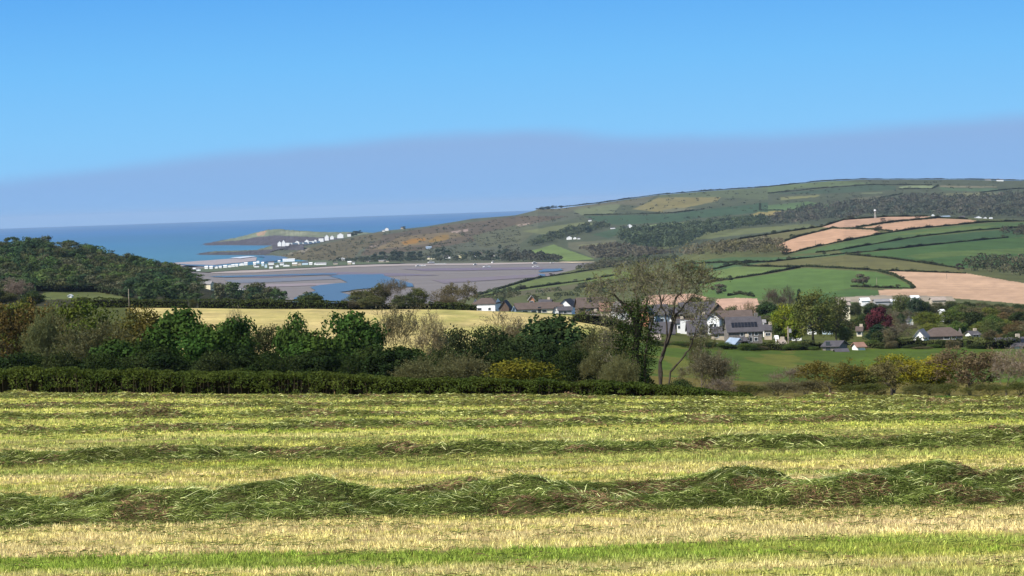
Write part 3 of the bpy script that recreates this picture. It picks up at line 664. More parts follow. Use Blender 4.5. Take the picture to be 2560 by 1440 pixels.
def tubes(segs, sides=4, col=(.1, .08, .06), rng=RNG):
    s_ = np.array(segs, float)                       # x0 y0 z0 x1 y1 z1 r0 r1
    p0, p1, r0, r1 = s_[:, :3], s_[:, 3:6], s_[:, 6], s_[:, 7]
    d = p1 - p0; d /= np.linalg.norm(d, axis=1)[:, None] + 1e-9
    ref = np.where(np.abs(d[:, 2:3]) > .9, np.array([[1., 0, 0]]), np.array([[0, 0, 1.]]))
    a = np.cross(d, ref); a /= np.linalg.norm(a, axis=1)[:, None] + 1e-9; b_ = np.cross(d, a)
    an = np.arange(sides) * 2 * math.pi / sides
    ring = a[:, None] * np.cos(an)[None, :, None] + b_[:, None] * np.sin(an)[None, :, None]
    V = np.concatenate([p0[:, None] + ring * r0[:, None, None], p1[:, None] + ring * r1[:, None, None]], 1)
    k = np.arange(sides); f = np.stack([k, (k + 1) % sides, (k + 1) % sides + sides, k + sides], -1)
    Fc = (np.arange(len(s_))[:, None, None] * 2 * sides + f[None]).reshape(-1, 4)
    c = np.array(col)[None] * rng.uniform(.75, 1.25, (len(s_), 1))
    return V.reshape(-1, 3), Fc, np.repeat(c, 2 * sides, 0)

def hedge_line(pts3, h, w, leaf, dens, c1, c2, seed, top_var=.12, gaps=.35, bulge=1.0):
    """leafy hedge along a polyline of ground points; h, w may vary per point"""
    rng = np.random.default_rng(seed)
    p = np.array(pts3, float); n_ = len(p)
    h = np.zeros(n_) + h; w = np.zeros(n_) + w
    sl = np.linalg.norm(np.diff(p[:, :2], axis=0), axis=1); cum = np.concatenate([[0], np.cumsum(sl)]); L = cum[-1]
    def at(s_): return np.stack([np.interp(s_, cum, p[:, i]) for i in range(3)], -1), np.interp(s_, cum, h), np.interp(s_, cum, w)
    m_ = int(L * (2 * h.mean() + w.mean()) * dens)
    s_ = rng.uniform(0, L, m_); g, hh, ww = at(s_)
    g2, _, _ = at(np.minimum(s_ + L * .002 + .01, L)); t = g2 - g; t[:, 2] = 0; t /= np.linalg.norm(t, axis=1)[:, None] + 1e-9
    nv = np.stack([-t[:, 1], t[:, 0], 0 * t[:, 0]], -1)
    u = rng.uniform(-1, 1, m_) * (2 * hh + ww) / 2       # unrolled section: side, top, side
    ontop = np.abs(u) < ww / 2
    side = np.sign(u)
    lx = np.where(ontop, u, side * ww / 2); lz = np.where(ontop, hh, hh - (np.abs(u) - ww / 2))
    bul = (fbm(s_ / (h.mean() * .45), lz / (h.mean() * .4) + side * 7, seed, 3) - .5)
    tv = 1 + (fbm(s_ / (h.mean() * 1.3), 0 * s_, seed + 5, 3) - .5) * top_var * 2
    lz = lz * tv
    inn = rng.random(m_) ** 2 * .25 * ww
    off = np.where(ontop, 0, side * (bul * .55 * bulge * ww - inn))
    z = lz + np.where(ontop, bul * .25 * hh - inn * .5, 0)
    c = g + nv * (lx + off)[:, None] + np.array([0, 0, 1]) * z[:, None]
    nrm = np.where(ontop[:, None], np.array([[0, 0, 1.]]), nv * side[:, None] + np.array([[0, 0, .35]]))
    keep = ~((lz < hh * gaps * 1.3) & (fbm(s_ / (h.mean() * .5), lz / h.mean() * 2, seed + 8, 2) > .52) & ~ontop)
    k = fbm(s_ / (h.mean() * .8), lz, seed + 9, 3)
    col = (np.array(c1)[None] * (1 - k)[:, None] + np.array(c2)[None] * k[:, None]) * rng.uniform(.6, 1.4, (m_, 1))
    parts_ = [leafcloud(c[keep], nrm[keep], leaf * rng.uniform(.7, 1.3, keep.sum()), col[keep], rng)]
    # near-black inner core blocks see-through; the hedge's inner shade put into its colour
    ks = max(2, int(L / (h.mean() * .8))); sc = np.linspace(0, L, ks); g, hh, ww = at(sc)
    g2, _, _ = at(np.minimum(sc + .01 * L, L)); g3, _, _ = at(np.maximum(sc - .01 * L, 0)); t = g2 - g3; t[:, 2] = 0; t /= np.linalg.norm(t, axis=1)[:, None] + 1e-9
    nv = np.stack([-t[:, 1], t[:, 0], 0 * t[:, 0]], -1)
    R_ = []
    for ox, oz in ((-.3, -.15), (-.3, .75), (.3, .75), (.3, -.15)):
        R_.append(g + nv * (ox * ww)[:, None] + np.array([0, 0, 1]) * (oz * hh)[:, None])
    V = np.stack(R_, 1).reshape(-1, 3); i = np.arange(ks - 1)[:, None] * 4
    Fc = np.concatenate([i + np.array([a, a + 1, a + 5, a + 4]) for a in range(3)])
    parts_.append((V, Fc, np.tile(np.array([[.010, .010, .006]]), (len(V), 1))))
    return cat(parts_)
def add_hedge(name, pts3, h, w, leaf, dens, c1, c2, seed, label, group=None, **k):
    V, q, c = hedge_line(pts3, h, w, leaf, dens, c1, c2, seed, **k)
    return tag(link(name, mesh_np(name, V, q, c), M_LEAF), label, 'hedge', group)

# clipped hedge behind the mown field
hp, hh = [], []
for px, py in ((-120, 925), (0, 926), (200, 924), (420, 927), (640, 930), (900, 938), (1100, 946), (1300, 950), (1500, 955), (1620, 962), (1700, 967), (1780, 976), (1880, 987)):
    d = 151; a = float(ray(px, 960)[0]); zt = CAMZ + float(ray(px, py)[1]) * d; zg = float(VH(a * d, d))
    hp.append((a * d, d, zg)); hh.append(max(zt - zg, .2))
hp = np.array(hp)
V, q, c = hedge_line(hp, np.array(hh), 1.7, .11, 430, (.036, .062, .014), (.082, .102, .022), 5, top_var=.10, gaps=.36, bulge=1.6)
hr_ = empty('clipped_hedge', (float(hp[5, 0]), 151, float(hp[5, 2])))
V = V - np.array([hp[5, 0], 151, hp[5, 2]])
tag(hr_, 'long low clipped hedge running along the far edge of the mown field', 'hedge')
link('leaves', mesh_np('leaves', V, q, c), M_LEAF, hr_)
sg = []
for i in range(260):
    s_ = random.uniform(hp[0, 0], hp[-2, 0]); y0 = 151 + random.uniform(-.7, -.3); zg = float(VH(s_, 151)); hgt = float(np.interp(s_, hp[:, 0], hh))
    lean = random.uniform(-.2, .2); tp = random.uniform(.6, .95)
    sg.append((s_, y0, zg - .1, s_ + lean, y0 - random.uniform(-.1, .35), zg + hgt * tp, .014, .006))
V, q, c = tubes(sg, 3, (.09, .07, .05)); V = V - np.array([hp[5, 0], 151, hp[5, 2]])
link('stems', mesh_np('stems', V, q, c), M_BARK, hr_)

# rough grass at the hedge foot
nb = 26000; x = RNG.uniform(-34, 24, nb); y = RNG.uniform(146.5, 149.8, nb)
B = np.stack([x, y, VH(x, np.maximum(y, 148)) + 0 * x - .02], 1)
dr = np.stack([RNG.normal(0, .4, nb), RNG.normal(0, .4, nb), np.ones(nb)], 1); dr /= np.linalg.norm(dr, axis=1)[:, None]
hgt = (.12 + .4 * fbm(x / 1.5, 0 * x, 44, 3)) * np.interp(x, [-30, -12, 0, 30], [1.1, .9, .55, .7])
tag(link('verge_grass', join_b('verge', [blades(B, dr, hgt * RNG.uniform(.5, 1, nb), np.full(nb, .035), np.array([[.07, .14, .03]]) * RNG.uniform(.6, 1.5, (nb, 1)), .2)]), M_GRASS),
    'rough green grass growing along the foot of the clipped hedge', 'grass', kind='stuff')

# ------------------------------------------------------------ tree prototypes (unit tint; each tree's own colour comes from its object colour)
def crown_broad(seed, H=10., Wd=9., nblob=26, leaf=.3, nleaf=170, lo=.28, rag=.25, inner=.15, conic=0., bias=.9, rk=1.):
    rng = np.random.default_rng(seed); parts_ = []; ctr = []
    tries = 0
    while len(ctr) < nblob and tries < 4000:
        tries += 1
        v = rng.normal(size=3); v /= np.linalg.norm(v); r = rng.uniform(.35, 1) ** .5
        z = v[2] * r; sh = 1 - conic * (z * .5 + .5)
        p_ = np.array([v[0] * r * Wd * .38 * sh, v[1] * r * Wd * .38 * sh, H * (lo + (1 - lo) * .5) + z * H * (1 - lo) * .40])
        if all(np.linalg.norm((p_ - c_) / np.array([Wd, Wd, H])) > .085 for c_ in ctr): ctr.append(p_)
    for p_ in ctr:
        R_ = Wd * rk * rng.uniform(.11, .19) * (1 - conic * .5 * (p_[2] / H)); n_ = int(nleaf * rng.uniform(.7, 1.3))
        v = rng.normal(size=(n_, 3)); v[:, 2] += .25; v /= np.linalg.norm(v, axis=1)[:, None]
        lump = 1 + rag * 2 * (fbm(np.arctan2(v[:, 1], v[:, 0]) * 2.2, v[:, 2] * 3, int(seed * 7 + p_[0] * 10) & 1023, 2) - .5)
        rr = R_ * lump * np.where(rng.random(n_) < inner, rng.uniform(.2, .8, n_), rng.uniform(.82, 1.1, n_))
        c_ = p_ + v * rr[:, None] * np.array([1, 1, .85])
        col = np.ones((n_, 3)) * rng.uniform(.75, 1.25) * rng.uniform(.7, 1.3, (n_, 1)); col[:, 0] *= rng.uniform(.88, 1.12)
        parts_.append(leafcloud(c_, v, leaf * rng.uniform(.6, 1.3, n_), col, rng, bias))
    return cat(parts_), ctr
def limbs(seed, H, ctr, r0=.22, forks=10, base=(0, 0, 0)):
    rng = np.random.default_rng(seed); sg = []
    fork = np.array([rng.normal(0, .1), rng.normal(0, .1), H * .3]); b0 = np.array(base, float)
    sg.append((*(b0 - [0, 0, .5]), *((b0 + fork) / 2 + rng.normal(0, .06, 3)), r0 * 1.25, r0 * .95)); sg.append((*sg[-1][3:6], *fork, r0 * .95, r0 * .8))
    for c_ in list(ctr)[:forks]:
        mid = fork * .45 + c_ * .55 + rng.normal(0, .3, 3); mid[2] = max(mid[2], fork[2] + .2)
        sg.append((*fork, *mid, r0 * .55, r0 * .3)); sg.append((*mid, *c_, r0 * .3, r0 * .08))
    return sg
def grow(sg, tips, rng, p, d, L, r, lev, spread=.62, kids=(2, 4), up=.12, minr=.012):
    n_ = 3; seg = L / n_; q_ = p.copy()
    for i in range(n_):
        d = d + rng.normal(0, .13, 3) + np.array([0, 0, up * .5]); d /= np.linalg.norm(d)
        q2 = q_ + d * seg; r2 = max(r * (1 - .18), minr)
        sg.append((*q_, *q2, r, r2)); q_ = q2; r = r2
        if lev > 0 and i > 0 and rng.random() < .75:
            dd = d + rng.normal(0, spread, 3) + np.array([0, 0, up]); dd /= np.linalg.norm(dd)
            grow(sg, tips, rng, q_, dd, L * rng.uniform(.55, .8), max(r * .6, minr), lev - 1, spread, kids, up, minr)
    if lev > 0:
        for _ in range(rng.integers(*kids)):
            dd = d + rng.normal(0, spread, 3) + np.array([0, 0, up]); dd /= np.linalg.norm(dd)
            grow(sg, tips, rng, q_, dd, L * rng.uniform(.6, .85), max(r * .65, minr), lev - 1, spread, kids, up, minr)
    else: tips.append(q_)
def proto_bare(seed, H=10., stems=1, lev=4, bud=.16, nbud=3, spread=.6, thick=.16, up=.15, minr=.016, bl=.34):
    rng = np.random.default_rng(seed); sg, tips = [], []
    for s_ in range(stems):
        b0 = np.array([rng.normal(0, .35) * (stems > 1), rng.normal(0, .3) * (stems > 1), -.4]); d = np.array([rng.normal(0, .25) * (stems > 1), rng.normal(0, .25) * (stems > 1), 1.])
        d /= np.linalg.norm(d); th = thick * (1 if stems == 1 else .7)
        p1 = b0 + d * H * .22; sg.append((*b0, *p1, th * 1.3, th))
        for _ in range(4 if stems == 1 else 2):
            dd = d + rng.normal(0, spread * .9, 3) + np.array([0, 0, .25]); dd /= np.linalg.norm(dd)
            grow(sg, tips, rng, p1, dd, H * bl * rng.uniform(.8, 1.1), th * .6, lev - 1, spread, (2, 4), up, minr)
    t = np.array(tips); zt = t[:, 2].max(); k = H / zt
    sg = np.array(sg); sg[:, :6] *= k; t = t * k
    n_ = len(t) * nbud; c_ = np.repeat(t, nbud, 0) + rng.normal(0, .16, (n_, 3))
    col = np.ones((n_, 3)) * rng.uniform(.6, 1.4, (n_, 1))
    cr_ = leafcloud(c_, np.tile([[0, 0, 1.]], (n_, 1)), bud * rng.uniform(.6, 1.4, n_), col, rng, .3)
    wdt = np.percentile(np.abs(t[:, 0]), 95) * 2
    # thin twigs belong to the crown, thick ones to the trunk
    fat = (sg[:, 6] > minr * 2.2)
    tw = tubes(sg[~fat], 3, (1.0, .9, .75), rng)
    return cat([cr_, tw]), tubes(sg[fat], 5, (.13, .105, .08), rng), wdt
PROTO = {}
def reg(kind, cr_, tr_, H, Wd):
    cm = mesh_np('crown_' + kind, *[cr_[0], cr_[1], cr_[2]]); cm.materials.append(M_LEAF)
    tm = None
    if tr_ is not None: tm = mesh_np('trunk_' + kind, tr_[0], tr_[1], tr_[2]); tm.materials.append(M_BARK)
    PROTO.setdefault(kind, []).append((cm, tm, H, Wd))
BARK = (.10, .085, .065)
for i in range(3):
    c_, ctr = crown_broad(100 + i, nblob=34, leaf=.50, nleaf=260, lo=.02, rag=.7, inner=.12, bias=1.3, rk=1.0); reg('lush', c_, tubes(limbs(i, 10, ctr), 5, BARK), 10, 8.2)
for i in range(3):
    c_, ctr = crown_broad(120 + i, nblob=46, leaf=.34, nleaf=170, lo=.08, rag=.6, inner=.4); reg('leafy', c_, tubes(limbs(20 + i, 10, ctr, forks=20), 5, BARK), 10, 8.2)
for i in range(2):
    c_, ctr = crown_broad(140 + i, nblob=34, leaf=.42, nleaf=230, lo=.0, rag=.5, Wd=12); reg('bush', c_, tubes(limbs(40 + i, 10, ctr, forks=6), 5, BARK), 10, 11)
for i in range(1):
    c_, ctr = crown_broad(150 + i, nblob=40, leaf=.5, nleaf=150, lo=.0, rag=.4, conic=.7, Wd=8); reg('conifer', c_, tubes(limbs(50 + i, 10, ctr, forks=4), 5, BARK), 10, 6)
for i in range(3):
    c_, t_, wd_ = proto_bare(160 + i, lev=5, nbud=3, bud=.17, minr=.02); reg('bare', c_, t_, 10, wd_)
for i in range(3):
    c_, t_, wd_ = proto_bare(170 + i, lev=5, nbud=7, bud=.30, spread=.75, up=.08, thick=.22, minr=.018, bl=.3); reg('oak', c_, t_, 10, wd_)
for i in range(2):
    c_, t_, wd_ = proto_bare(180 + i, stems=7, lev=5, nbud=3, bud=.2, spread=.6, up=.08, minr=.018, thick=.14); reg('scrub', c_, t_, 10, wd_)
for i in range(5):
    c_, ctr = crown_broad(200 + i, nblob=9, leaf=1.0, nleaf=90, lo=.0, rag=.25, bias=2.2, rk=1.45); reg('far', c_, None, 10, 8.2)
for i in range(3):
    c_, ctr = crown_broad(210 + i, nblob=11, leaf=.8, nleaf=80, lo=.05, rag=.45, inner=.25, bias=1.8, rk=1.3); reg('fartwig', c_, None, 10, 8.2)

cnt_ = {}
def tree(kind, pos, H, Wd, tint, name, label, category='tree', group=None, rz=None, wtr=1.0, bark=None):
    v = PROTO[kind][cnt_.get(kind, 0) % len(PROTO[kind])]; cnt_[kind] = cnt_.get(kind, 0) + 1
    cm, tm, h0, w0 = v
    rz = random.uniform(0, 6.28) if rz is None else rz
    sc = (Wd / w0, Wd / w0, H / h0)
    if tm is None:
        o = bpy.data.objects.new(name, cm); COL.objects.link(o); o.location = pos; o.rotation_euler = (0, 0, rz); o.scale = sc; o.color = (*tint, 1)
        return tag(o, label, category, group)
    r = empty(name, pos, rz, sc); tag(r, label, category, group)
    a = link('crown', cm, None, r); a.color = (*tint, 1)
    b_ = link('trunk', tm, None, r)
    return r
def near_tree(kind, px, top, wpx, d, tint, name, label, category='tree', group=None, sink=0, rz=None):
    if d < 345: wpx = wpx * {'lush': 1.3, 'leafy': 1.35, 'oak': 1.35}.get(kind, 1.15)
    if d < 345 and px < 1500: top -= 5
    p_ = VP(px, d); a = float(ray(px, top)[1]); H = CAMZ + a * d - p_[2] + sink
    p_[2] -= sink
    return tree(kind, p_, max(H, .6), wpx * px_m(d), tint, name, label, category, group, rz)
DK = (.045, .080, .018); DK2 = (.034, .056, .015); OL = (.08, .095, .02); YG = (.17, .19, .025); RU = (.11, .08, .026); GT = (.12, .125, .06)
TWIG = (.17, .16, .09); PALE = (.25, .22, .13); MG = (.07, .11, .03)

ORD = 'first second third fourth fifth sixth seventh eighth ninth tenth eleventh twelfth thirteenth fourteenth fifteenth sixteenth seventeenth eighteenth nineteenth twentieth'.split()
def ordw(i):
    if i < 20: return ORD[i]
    t_ = ('twenty', 'thirty', 'forty', 'fifty', 'sixty', 'seventy', 'eighty', 'ninety')[(i + 1) // 10 - 2]; r_ = (i + 1) % 10
    return t_ + '-' + ORD[r_ - 1] if r_ else t_.replace('ty', 'tieth')
SERIES = {}
def series(o, px, what, where): SERIES.setdefault((what, where), []).append((px, o))
# band of trees below the mown field (px centre, top py, width px, distance)
NB = [
 ('oak', 30, 742, 170, 300, RU, 'russet_tree', 'russet-tinged oak coming into leaf at the left edge of the picture'),
 ('leafy', 68, 738, 130, 330, OL, 'broadleaf_tree', 'olive green tree right beside the russet oak at the left edge'),
 ('scrub', 122, 752, 90, 290, (.15, .17, .07), 'willow_tree', 'slender grey green willow between two olive green trees on the left'),
 ('leafy', 195, 748, 150, 320, (.09, .12, .02), 'broadleaf_tree', 'bright olive tree standing behind the grey leafless tree on the left'),
 ('bare', 232, 785, 150, 285, GT, 'leafless_tree', 'grey leafless tree in front of the bright olive tree on the left'),
 ('leafy', 340, 768, 130, 300, (.10, .09, .022), 'broadleaf_tree', 'rounded orange olive tree next to the big dark green trees'),
 ('lush', 290, 850, 110, 275, DK, 'bush', 'dark green bush at the foot of the orange olive tree'),
 ('lush', 452, 768, 150, 290, (.048, .088, .018), 'dense_tree', 'largest dense dark green tree at the left end of the straw field'),
 ('lush', 372, 850, 80, 270, DK2, 'dense_tree', 'narrow dark tree between the orange olive tree and the largest dense tree'),
 ('lush', 520, 815, 110, 262, (.046, .090, .018), 'dense_tree', 'dense green tree stepping down right of the largest one'),
 ('lush', 588, 790, 100, 285, DK, 'dense_tree', 'dense dark tree under the small twiggy tree by the straw field'),
 ('scrub', 598, 768, 80, 310, PALE, 'leafless_tree', 'small pale twiggy tree showing against the left end of the straw field'),
 ('leafy', 662, 806, 90, 300, (.055, .062, .024), 'broadleaf_tree', 'dull brownish green round tree left of a pointed dark green tree'),
 ('lush', 742, 782, 90, 285, (.046, .084, .018), 'dense_tree', 'pointed dark green tree standing against the straw field, left of the gap'),
 ('lush', 790, 832, 110, 268, (.048, .088, .018), 'dense_tree', 'lower dense green tree filling the front of the gap to the straw field'),
 ('lush', 880, 776, 120, 282, (.048, .092, .019), 'dense_tree', 'tall dense green tree right of the gap, beside the leafless ash trees'),
 ('lush', 935, 850, 90, 262, DK2, 'dense_tree', 'dark tree between the tall dense tree and the ash trees'),
 ('bare', 985, 762, 130, 300, TWIG, 'ash_tree', 'leafless ash tree rising over the straw field, left one of a pair'),
 ('bare', 1062, 776, 110, 295, PALE, 'ash_tree', 'paler leafless ash tree with crooked trunk, right one of a pair'),
 ('lush', 1010, 868, 110, 275, DK2, 'bush', 'dark green bush under the left leafless ash tree'),
 ('bush', 1125, 818, 120, 310, (.042, .055, .022), 'thorn_bush', 'dark brownish green thicket right of the ash trees'),
 ('bush', 1215, 815, 140, 312, (.038, .058, .02), 'thorn_bush', 'dark green thicket in front of the middle of the straw field'),
 ('bare', 1272, 778, 100, 325, PALE, 'leafless_tree', 'small pale leafless tree standing against the right half of the straw field'),
 ('lush', 1380, 788, 170, 300, (.038, .064, .022), 'ivy_covered_tree', 'broad ivy covered dark green tree in front of the bungalows'),
 ('bush', 1310, 840, 160, 290, (.038, .058, .02), 'thorn_bush', 'dark green thicket left below the broad ivy covered tree'),
 ('bush', 1450, 855, 130, 285, (.045, .06, .022), 'thorn_bush', 'dark green thicket right below the broad ivy covered tree'),
 ('scrub', 1060, 886, 150, 215, (.13, .135, .06), 'scrub', 'tangle of pale leafless scrub behind the hedge below the ash trees'),
 ('scrub', 1165, 878, 150, 220, (.14, .14, .065), 'scrub', 'pale leafless scrub just left of the round yellow green bush'),
 ('bush', 1305, 897, 185, 195, (.13, .13, .018), 'gorse_bush', 'round yellow green bush rising just above the clipped hedge'),
 ('scrub', 1500, 850, 110, 240, (.13, .135, .06), 'scrub', 'pale twiggy scrub left of the big ivy clad tree'),
 ('scrub', 1555, 880, 90, 200, (.15, .16, .07), 'scrub', 'low green tinged scrub at the foot of the big ivy clad tree'),
 ('bare', 1498, 812, 120, 250, (.12, .125, .06), 'leafless_tree', 'olive grey twiggy tree left of the big ivy clad tree'),
 ('bare', 1750, 822, 90, 250, (.11, .115, .055), 'leafless_tree', 'twiggy tree tangled with the right side of the pale limbed tree'),
 ('scrub', 1760, 860, 110, 240, (.15, .14, .09), 'scrub', 'twiggy scrub right of the big pale limbed tree'),
 ('bush', 1690, 945, 80, 170, (.05, .075, .025), 'bush', 'small dark green bush at the foot of the pale limbed tree'),
 ('bare', 1800, 938, 50, 190, (.22, .19, .15), 'leafless_bush', 'tiny leafless bush standing alone in the meadow behind the hedge end'),
 ('bare', 1985, 915, 100, 330, (.21, .18, .14), 'leafless_tree', 'grey leafless tree left of the small dark trunked oak in the meadow'),
 ('oak', 2072, 895, 125, 300, (.14, .12, .03), 'oak_tree', 'small orange olive oak with dark trunk in the meadow'),
 ('leafy', 2140, 925, 100, 300, (.11, .115, .03), 'broadleaf_tree', 'low olive tree between the small oak and the spreading bare oak'),
 ('oak', 2225, 890, 140, 305, (.17, .15, .06), 'oak_tree', 'spreading half bare oak left of the golden green oak'),
 ('leafy', 2230, 884, 110, 335, (.21, .20, .02), 'oak_tree', 'golden green oak top showing behind the spreading half bare oak'),
 ('leafy', 2320, 884, 120, 310, (.22, .20, .02), 'oak_tree', 'golden green oak, brightest tree at the right of the meadow'),
 ('oak', 2420, 865, 140, 300, (.16, .12, .065), 'oak_tree', 'reddish brown oak with dark forked limbs, right of the golden green oak'),
 ('bare', 2512, 862, 120, 290, (.26, .22, .17), 'leafless_tree', 'pale leafless tree near the right edge in front of the last bungalow'),
 ('bare', 2580, 880, 110, 300, (.17, .14, .10), 'leafless_tree', 'dark leafless tree cut by the right edge of the picture'),
 ('scrub', 1940, 950, 120, 260, (.15, .14, .08), 'scrub', 'low brown scrub at the crest left of the small orange olive oak'),
 ('scrub', 2010, 945, 110, 265, (.13, .12, .06), 'scrub', 'low brown scrub at the foot of the grey leafless tree'),
]
for r in NB: near_tree(*r[:6], r[6], r[7], 'tree' if 'tree' in r[6] else ('scrub' if r[6] == 'scrub' else 'bush'))
# dark undergrowth filling the dip behind the hedge
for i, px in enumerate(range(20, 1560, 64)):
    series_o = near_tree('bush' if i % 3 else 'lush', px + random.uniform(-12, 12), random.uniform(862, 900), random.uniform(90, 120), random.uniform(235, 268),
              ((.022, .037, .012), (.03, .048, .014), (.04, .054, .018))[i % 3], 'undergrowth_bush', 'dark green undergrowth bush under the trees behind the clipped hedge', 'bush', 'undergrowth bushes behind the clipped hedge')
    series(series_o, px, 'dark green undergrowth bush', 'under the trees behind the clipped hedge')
for i, px in enumerate((1870, 2160, 2290, 2370, 2470, 2545, 2620)):
    series_o = near_tree('scrub', px, random.uniform(948, 960), random.uniform(80, 120), random.uniform(230, 280), ((.12, .13, .045), (.10, .12, .035))[i % 2],
              'scrub', 'low brown scrub among the oaks along the meadow crest', 'scrub', 'low scrub along the meadow crest')
    series(series_o, px, 'low brown scrub', 'among the oaks along the meadow crest')

# the ivy clad tree and its pale limbed neighbour
def hand_tree(name, label, d, stems, tint, ivy=None, bark=(.13, .11, .085), seed=1, lev=4, sprays=()):
    rng = np.random.default_rng(seed)
    stems = [[(a, b_ if b_ > 800 else 800 - (800 - b_) * .72, dy, r_) for a, b_, dy, r_ in st] for st in stems]
    base = VP(stems[0][0][0], d); r = empty(name, tuple(base)); tag(r, label, 'tree')
    W3 = lambda px, py, dy=0.: P(px, py, d + dy) - base
    sg, tips, iv = [], [], []
    for st in stems:
        pts = [W3(a, b_, dy) for a, b_, dy, _ in st]; rad = [x[3] for x in st]
        pts[0][2] = min(pts[0][2], -.3)
        for i in range(len(pts) - 1):
            k = 4
            for j in range(k):
                a = pts[i] + (pts[i + 1] - pts[i]) * j / k; b_ = pts[i] + (pts[i + 1] - pts[i]) * (j + 1) / k
                wob = rng.normal(0, .04, 3)
                if j == 0: prev = a if i == 0 else last
                nxt = b_ + (wob if j < k - 1 else 0); r0 = rad[i] + (rad[i + 1] - rad[i]) * j / k; r1 = rad[i] + (rad[i + 1] - rad[i]) * (j + 1) / k
                sg.append((*prev, *nxt, r0, r1)); 
                if i >= 1 and nxt[2] + base[2] > P(st[0][0], 806, d)[2] and rng.random() < .6:
                    dd = (nxt - prev); dd /= np.linalg.norm(dd); dd = dd + rng.normal(0, .8, 3); dd /= np.linalg.norm(dd)
                    grow(sg, tips, rng, nxt, dd, .75, max(r1 * .35, .02), lev - 3, .6, (1, 3), .12, .011)
                prev = nxt
            last = prev
        dd = pts[-1] - pts[-2]; dd /= np.linalg.norm(dd)
        for _ in range(5):
            d2 = dd + rng.normal(0, .75, 3); d2 /= np.linalg.norm(d2)
            grow(sg, tips, rng, pts[-1], d2, .95, rad[-1] * .7, lev - 2, .62, (2, 4), .06, .011)
    for a, b_, dy, dx, dz in sprays:
        p_ = W3(a, b_, dy)
        for _ in range(3):
            d2 = np.array([dx, rng.normal(0, .4), dz]) + rng.normal(0, .3, 3); d2 /= np.linalg.norm(d2)
            grow(sg, tips, rng, p_, d2, .8, .035, lev - 2, .6, (2, 3), .02, .011)
    t = np.array(tips); sg = np.array(sg); fat = sg[:, 6] > .03
    n_ = len(t) * 2; c_ = np.repeat(t, 2, 0) + rng.normal(0, .14, (n_, 3))
    col = np.array(tint)[None] * rng.uniform(.6, 1.5, (n_, 1))
    cr_ = cat([leafcloud(c_, np.tile([[0, 0, 1.]], (n_, 1)),   .115 * rng.uniform(.6, 1.4, n_), col, rng, .3), tubes(sg[~fat], 3, (.20, .18, .12), rng)])
    V, q, c = tubes(sg[fat], 6, bark, rng); link('trunk', mesh_np('trunk', V, q, c), M_BARK, r)
    link('crown', mesh_np('crown', *cr_), M_LEAF, r)
    if ivy:
        parts_ = []
        for a, b_, dy, rr, k in ivy:
            p_ = W3(a, b_, dy); v = rng.normal(size=(k, 3)); v /= np.linalg.norm(v, axis=1)[:, None]
            R_ = rr * 1.25 * (1 + .5 * (fbm(v[:, 0] * 3 + a, v[:, 2] * 3 + b_, 3, 2) - .5))
            parts_.append(leafcloud(p_ + v * (R_ * rng.uniform(.7, 1.1, k))[:, None] * np.array([1, 1, 1.25]), v, .13 * rng.uniform(.6, 1.4, k), np.array([[.038, .062, .015]]) * rng.uniform(.4, 1.7, (k, 1)), rng))
        link('ivy', mesh_np('ivy', *cat(parts_)), M_LEAF, r)
    return r
ivy = []
for py in range(975, 790, -15):
    w_ = np.interp(py, [790, 830, 900, 980], [1.05, 1.2, .9, .85])
    ivy.append((1590 + random.uniform(-10, 10), py, random.uniform(-.3, .3), w_, 420))
for a, b_, r_ in ((1562, 800, .7), (1548, 830, .6), (1540, 865, .5), (1625, 800, .6), (1605, 770, .6), (1635, 830, .5), (1580, 775, .5), (1560, 845, .7), (1630, 860, .5)): ivy.append((a, b_, 0, r_, 330))
hand_tree('ivy_clad_tree', 'big half bare tree with its dark trunk wrapped in thick ivy', 205,
          [[(1590, 990, 0, .26), (1586, 900, 0, .24), (1592, 830, 0, .2), (1578, 770, 0, .14), (1552, 735, 0, .09), (1538, 715, 0, .06)],
           [(1592, 990, 0, .2), (1594, 840, 0, .16), (1612, 780, .3, .12), (1618, 735, .3, .08), (1612, 705, .3, .05)],
           [(1588, 990, 0, .15), (1590, 830, .4, .12), (1600, 770, 1, .1), (1592, 730, 1.3, .07), (1588, 705, 1.5, .05)],
           [(1614, 990, 0, .1), (1612, 900, -.2, .1), (1622, 830, -.4, .08), (1640, 780, -.4, .06), (1655, 735, -.6, .05)]],
          (.15, .155, .06), ivy, (.06, .05, .035), 3, 5, [(1565, 820, 0, -1, .2), (1560, 850, -.3, -1, -.1), (1550, 830, .2, -1, .3), (1560, 870, 0, -1, -.35), (1560, 790, 0, -1, .5)])
hand_tree('pale_limbed_tree', 'bare tree with crooked pale limbs leaning beside the ivy clad tree', 200,
          [[(1652, 990, 0, .13), (1650, 905, 0, .12), (1672, 845, 0, .11), (1683, 800, 0, .1), (1684, 765, 0, .09), (1690, 725, 0, .06), (1702, 700, 0, .05)],
           [(1652, 990, 0, .1), (1650, 905, 0, .1), (1676, 838, .2, .08), (1690, 780, .4, .07), (1722, 735, .5, .05), (1736, 712, .5, .04)],
           [(1652, 990, .1, .1), (1652, 900, .1, .09), (1668, 840, -.3, .07), (1664, 780, -.5, .06), (1650, 730, -.5, .05), (1648, 700, -.5, .04)],
           [(1664, 992, 0, .08), (1676, 930, 0, .07), (1712, 888, 0, .06), (1730, 860, 0, .05), (1742, 820, 0, .03)]],
          (.15, .155, .065), None, (.055, .045, .035), 8, 5, [(1725, 850, 0, .8, .5), (1735, 840, .3, .8, .1)])

